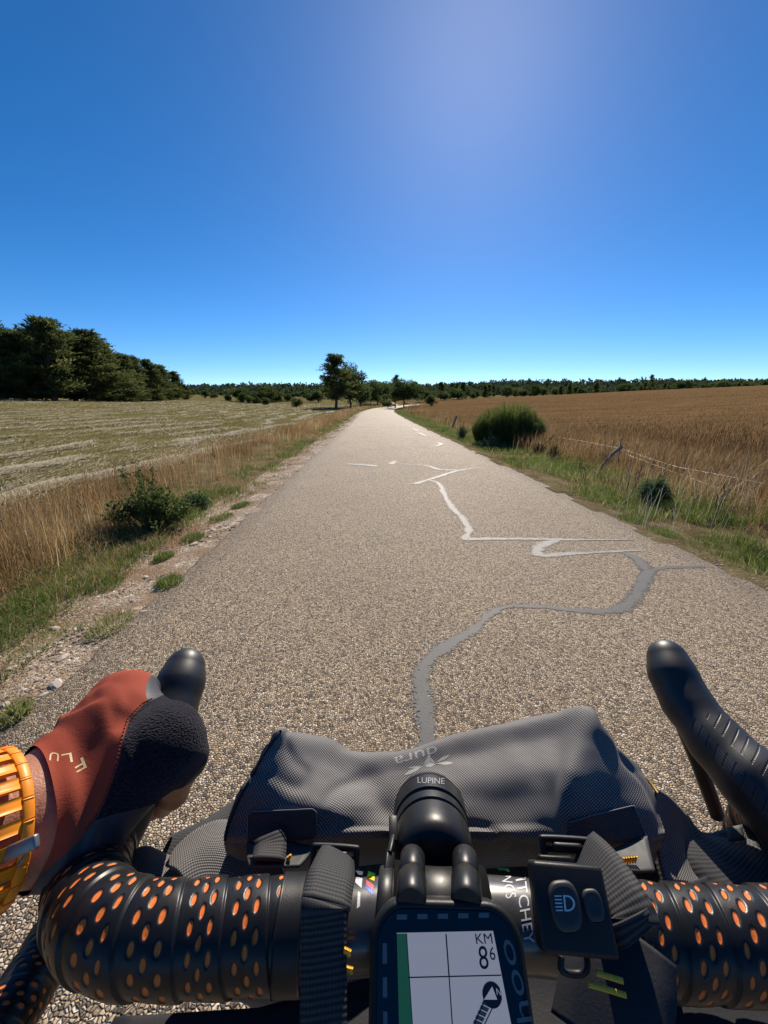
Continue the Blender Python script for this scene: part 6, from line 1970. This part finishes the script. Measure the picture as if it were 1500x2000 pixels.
# stitched seam between the two cloths, word print on the cuff
m_seam = simple("red_stitching", (.16, .03, .022), 0.8, (.12, .022, .018), 900.0)
sp = np.array(seam[1:10], float)
q = np.column_stack([np.interp(np.linspace(0, len(sp) - 1, 46), np.arange(len(sp)), sp[:, k]) for k in (0, 1)])
mb = MB()
for k in range(0, 46, 1):
    if k + 1 >= 46: break
    a, b = q[k], q[k] + (q[k + 1] - q[k]) * 0.55
    o_ = np.array([-3.0, -1.2])
    pp = drape(bvh_glove, [a + o_, b + o_], 0.0003)
    add_tube(mb, pp, 0.00042, 5)
o = mb.build("seam_stitching", m_seam, None); o.parent = glove; o.data.transform(Matrix.Translation(-person.location))
m_print = simple("pale_yellow_print", (.66, .55, .30), 0.6, (.55, .45, .24), 300.0)
for ch_, c_, xd, yd in (("F", (156, 1494), (-20, 11), (8, 20)), ("L", (131, 1481), (-20, 4), (3, 18)), ("U", (106, 1478), (-18, -2), (-2, 16))):
    V, Fc, size = text2d(ch_); q = V / size
    pp = drape(bvh_glove, [(c_[0] + a * xd[0] + b * yd[0], c_[1] + a * xd[1] + b * yd[1]) for a, b in q], 0.0001)
    o = mobj("lettering", pp, Fc, m_print, None, False); o.parent = glove; o.data.transform(Matrix.Translation(-person.location))

# ------------------------------------------------------------------ wrist strap
wc = WR - ARM * .0245
watch = empty("wristwatch_strap", Vector(wc), "orange slotted rubber watch strap with grey buckle round the rider's wrist", "watch strap")
wa = ARM
wu = np.array(EYE) - wc; wu -= wa * (wu @ wa); wu /= np.linalg.norm(wu); ws = np.cross(wa, wu)
def band(mb, p0, p1, a0, a1, r0, r1, n=None, rnd=0.0006):
    """curved bar round the wrist between two angles; a: along the arm"""
    n = n or max(3, int(abs(p1 - p0) / 0.07))
    ph = np.linspace(p0, p1, n)
    sec = [(a0, r0), (a0, r1 - rnd), (a0 + rnd, r1), (a1 - rnd, r1), (a1, r1 - rnd), (a1, r0)]
    V = np.array([[wc + wa * a + r * (math.cos(t_) * wu + math.sin(t_) * ws) for a, r in sec] for t_ in ph])
    k = len(sec); nq = grid_faces(n, k, False, True)
    mb.add(V.reshape(-1, 3), nq[:, ::-1])
    i0 = mb.n - n * k
    for base, fl in ((i0, 1), (i0 + (n - 1) * k, 0)):
        f_ = [base, base + 1, base + 2, base + 3], [base, base + 3, base + 4, base + 5]
        mb.f4.append(np.array(f_)[:, ::-1] if not fl else np.array(f_))
m_orange = simple("orange_rubber", (.90, .29, .010), 0.45, (.84, .24, .008), 30.0, 0.4, bump=0.15, bscale=700, bdist=0.0003)
r0, r1 = .0338, .0366
mb = MB()
band(mb, -np.pi * 0.98, np.pi * 0.98, .0080, .0128, r0, r1, 90)
band(mb, -np.pi * 0.98, np.pi * 0.98, -.0128, -.0080, r0, r1, 90)
ns = 24
for k in range(ns):
    a = -np.pi * 0.98 + k * (np.pi * 1.96 / ns)
    band(mb, a, a + np.pi * 1.96 / ns * 0.60, -.0081, .0081, r0 + .0002, r1 - .0003, 4)
    band(mb, a + 0.03, a + 0.06, .0081, .0126, r1 - .0005, r1 + .0003, 3, 0.0002)
mb.build("band", m_orange, watch)
m_buck = simple("grey_metal_buckle", (.28, .28, .27), 0.38, (.22, .22, .22), 200.0, 0.5, metal=0.7)
mb = MB()
x_, y_, z_ = axes_from(ray(66, 1648) * .2 - ray(-30, 1690) * .2, EYE - Vector(wc))
V, Fc = bevel_box(CP(14, 1668, .1795), x_, y_, z_, 0.0150, 0.0030, 0.0016, 0.0011, 3); mb.add(V, Fc)
mb.build("buckle", m_buck, watch)
mb = MB(); add_tube(mb, [arr(CP(56, 1660, .1815)), arr(CP(44, 1680, .1815)), arr(CP(24, 1708, .183))], 0.0009, 8)
mb.build("buckle_pin", m_buck, watch)
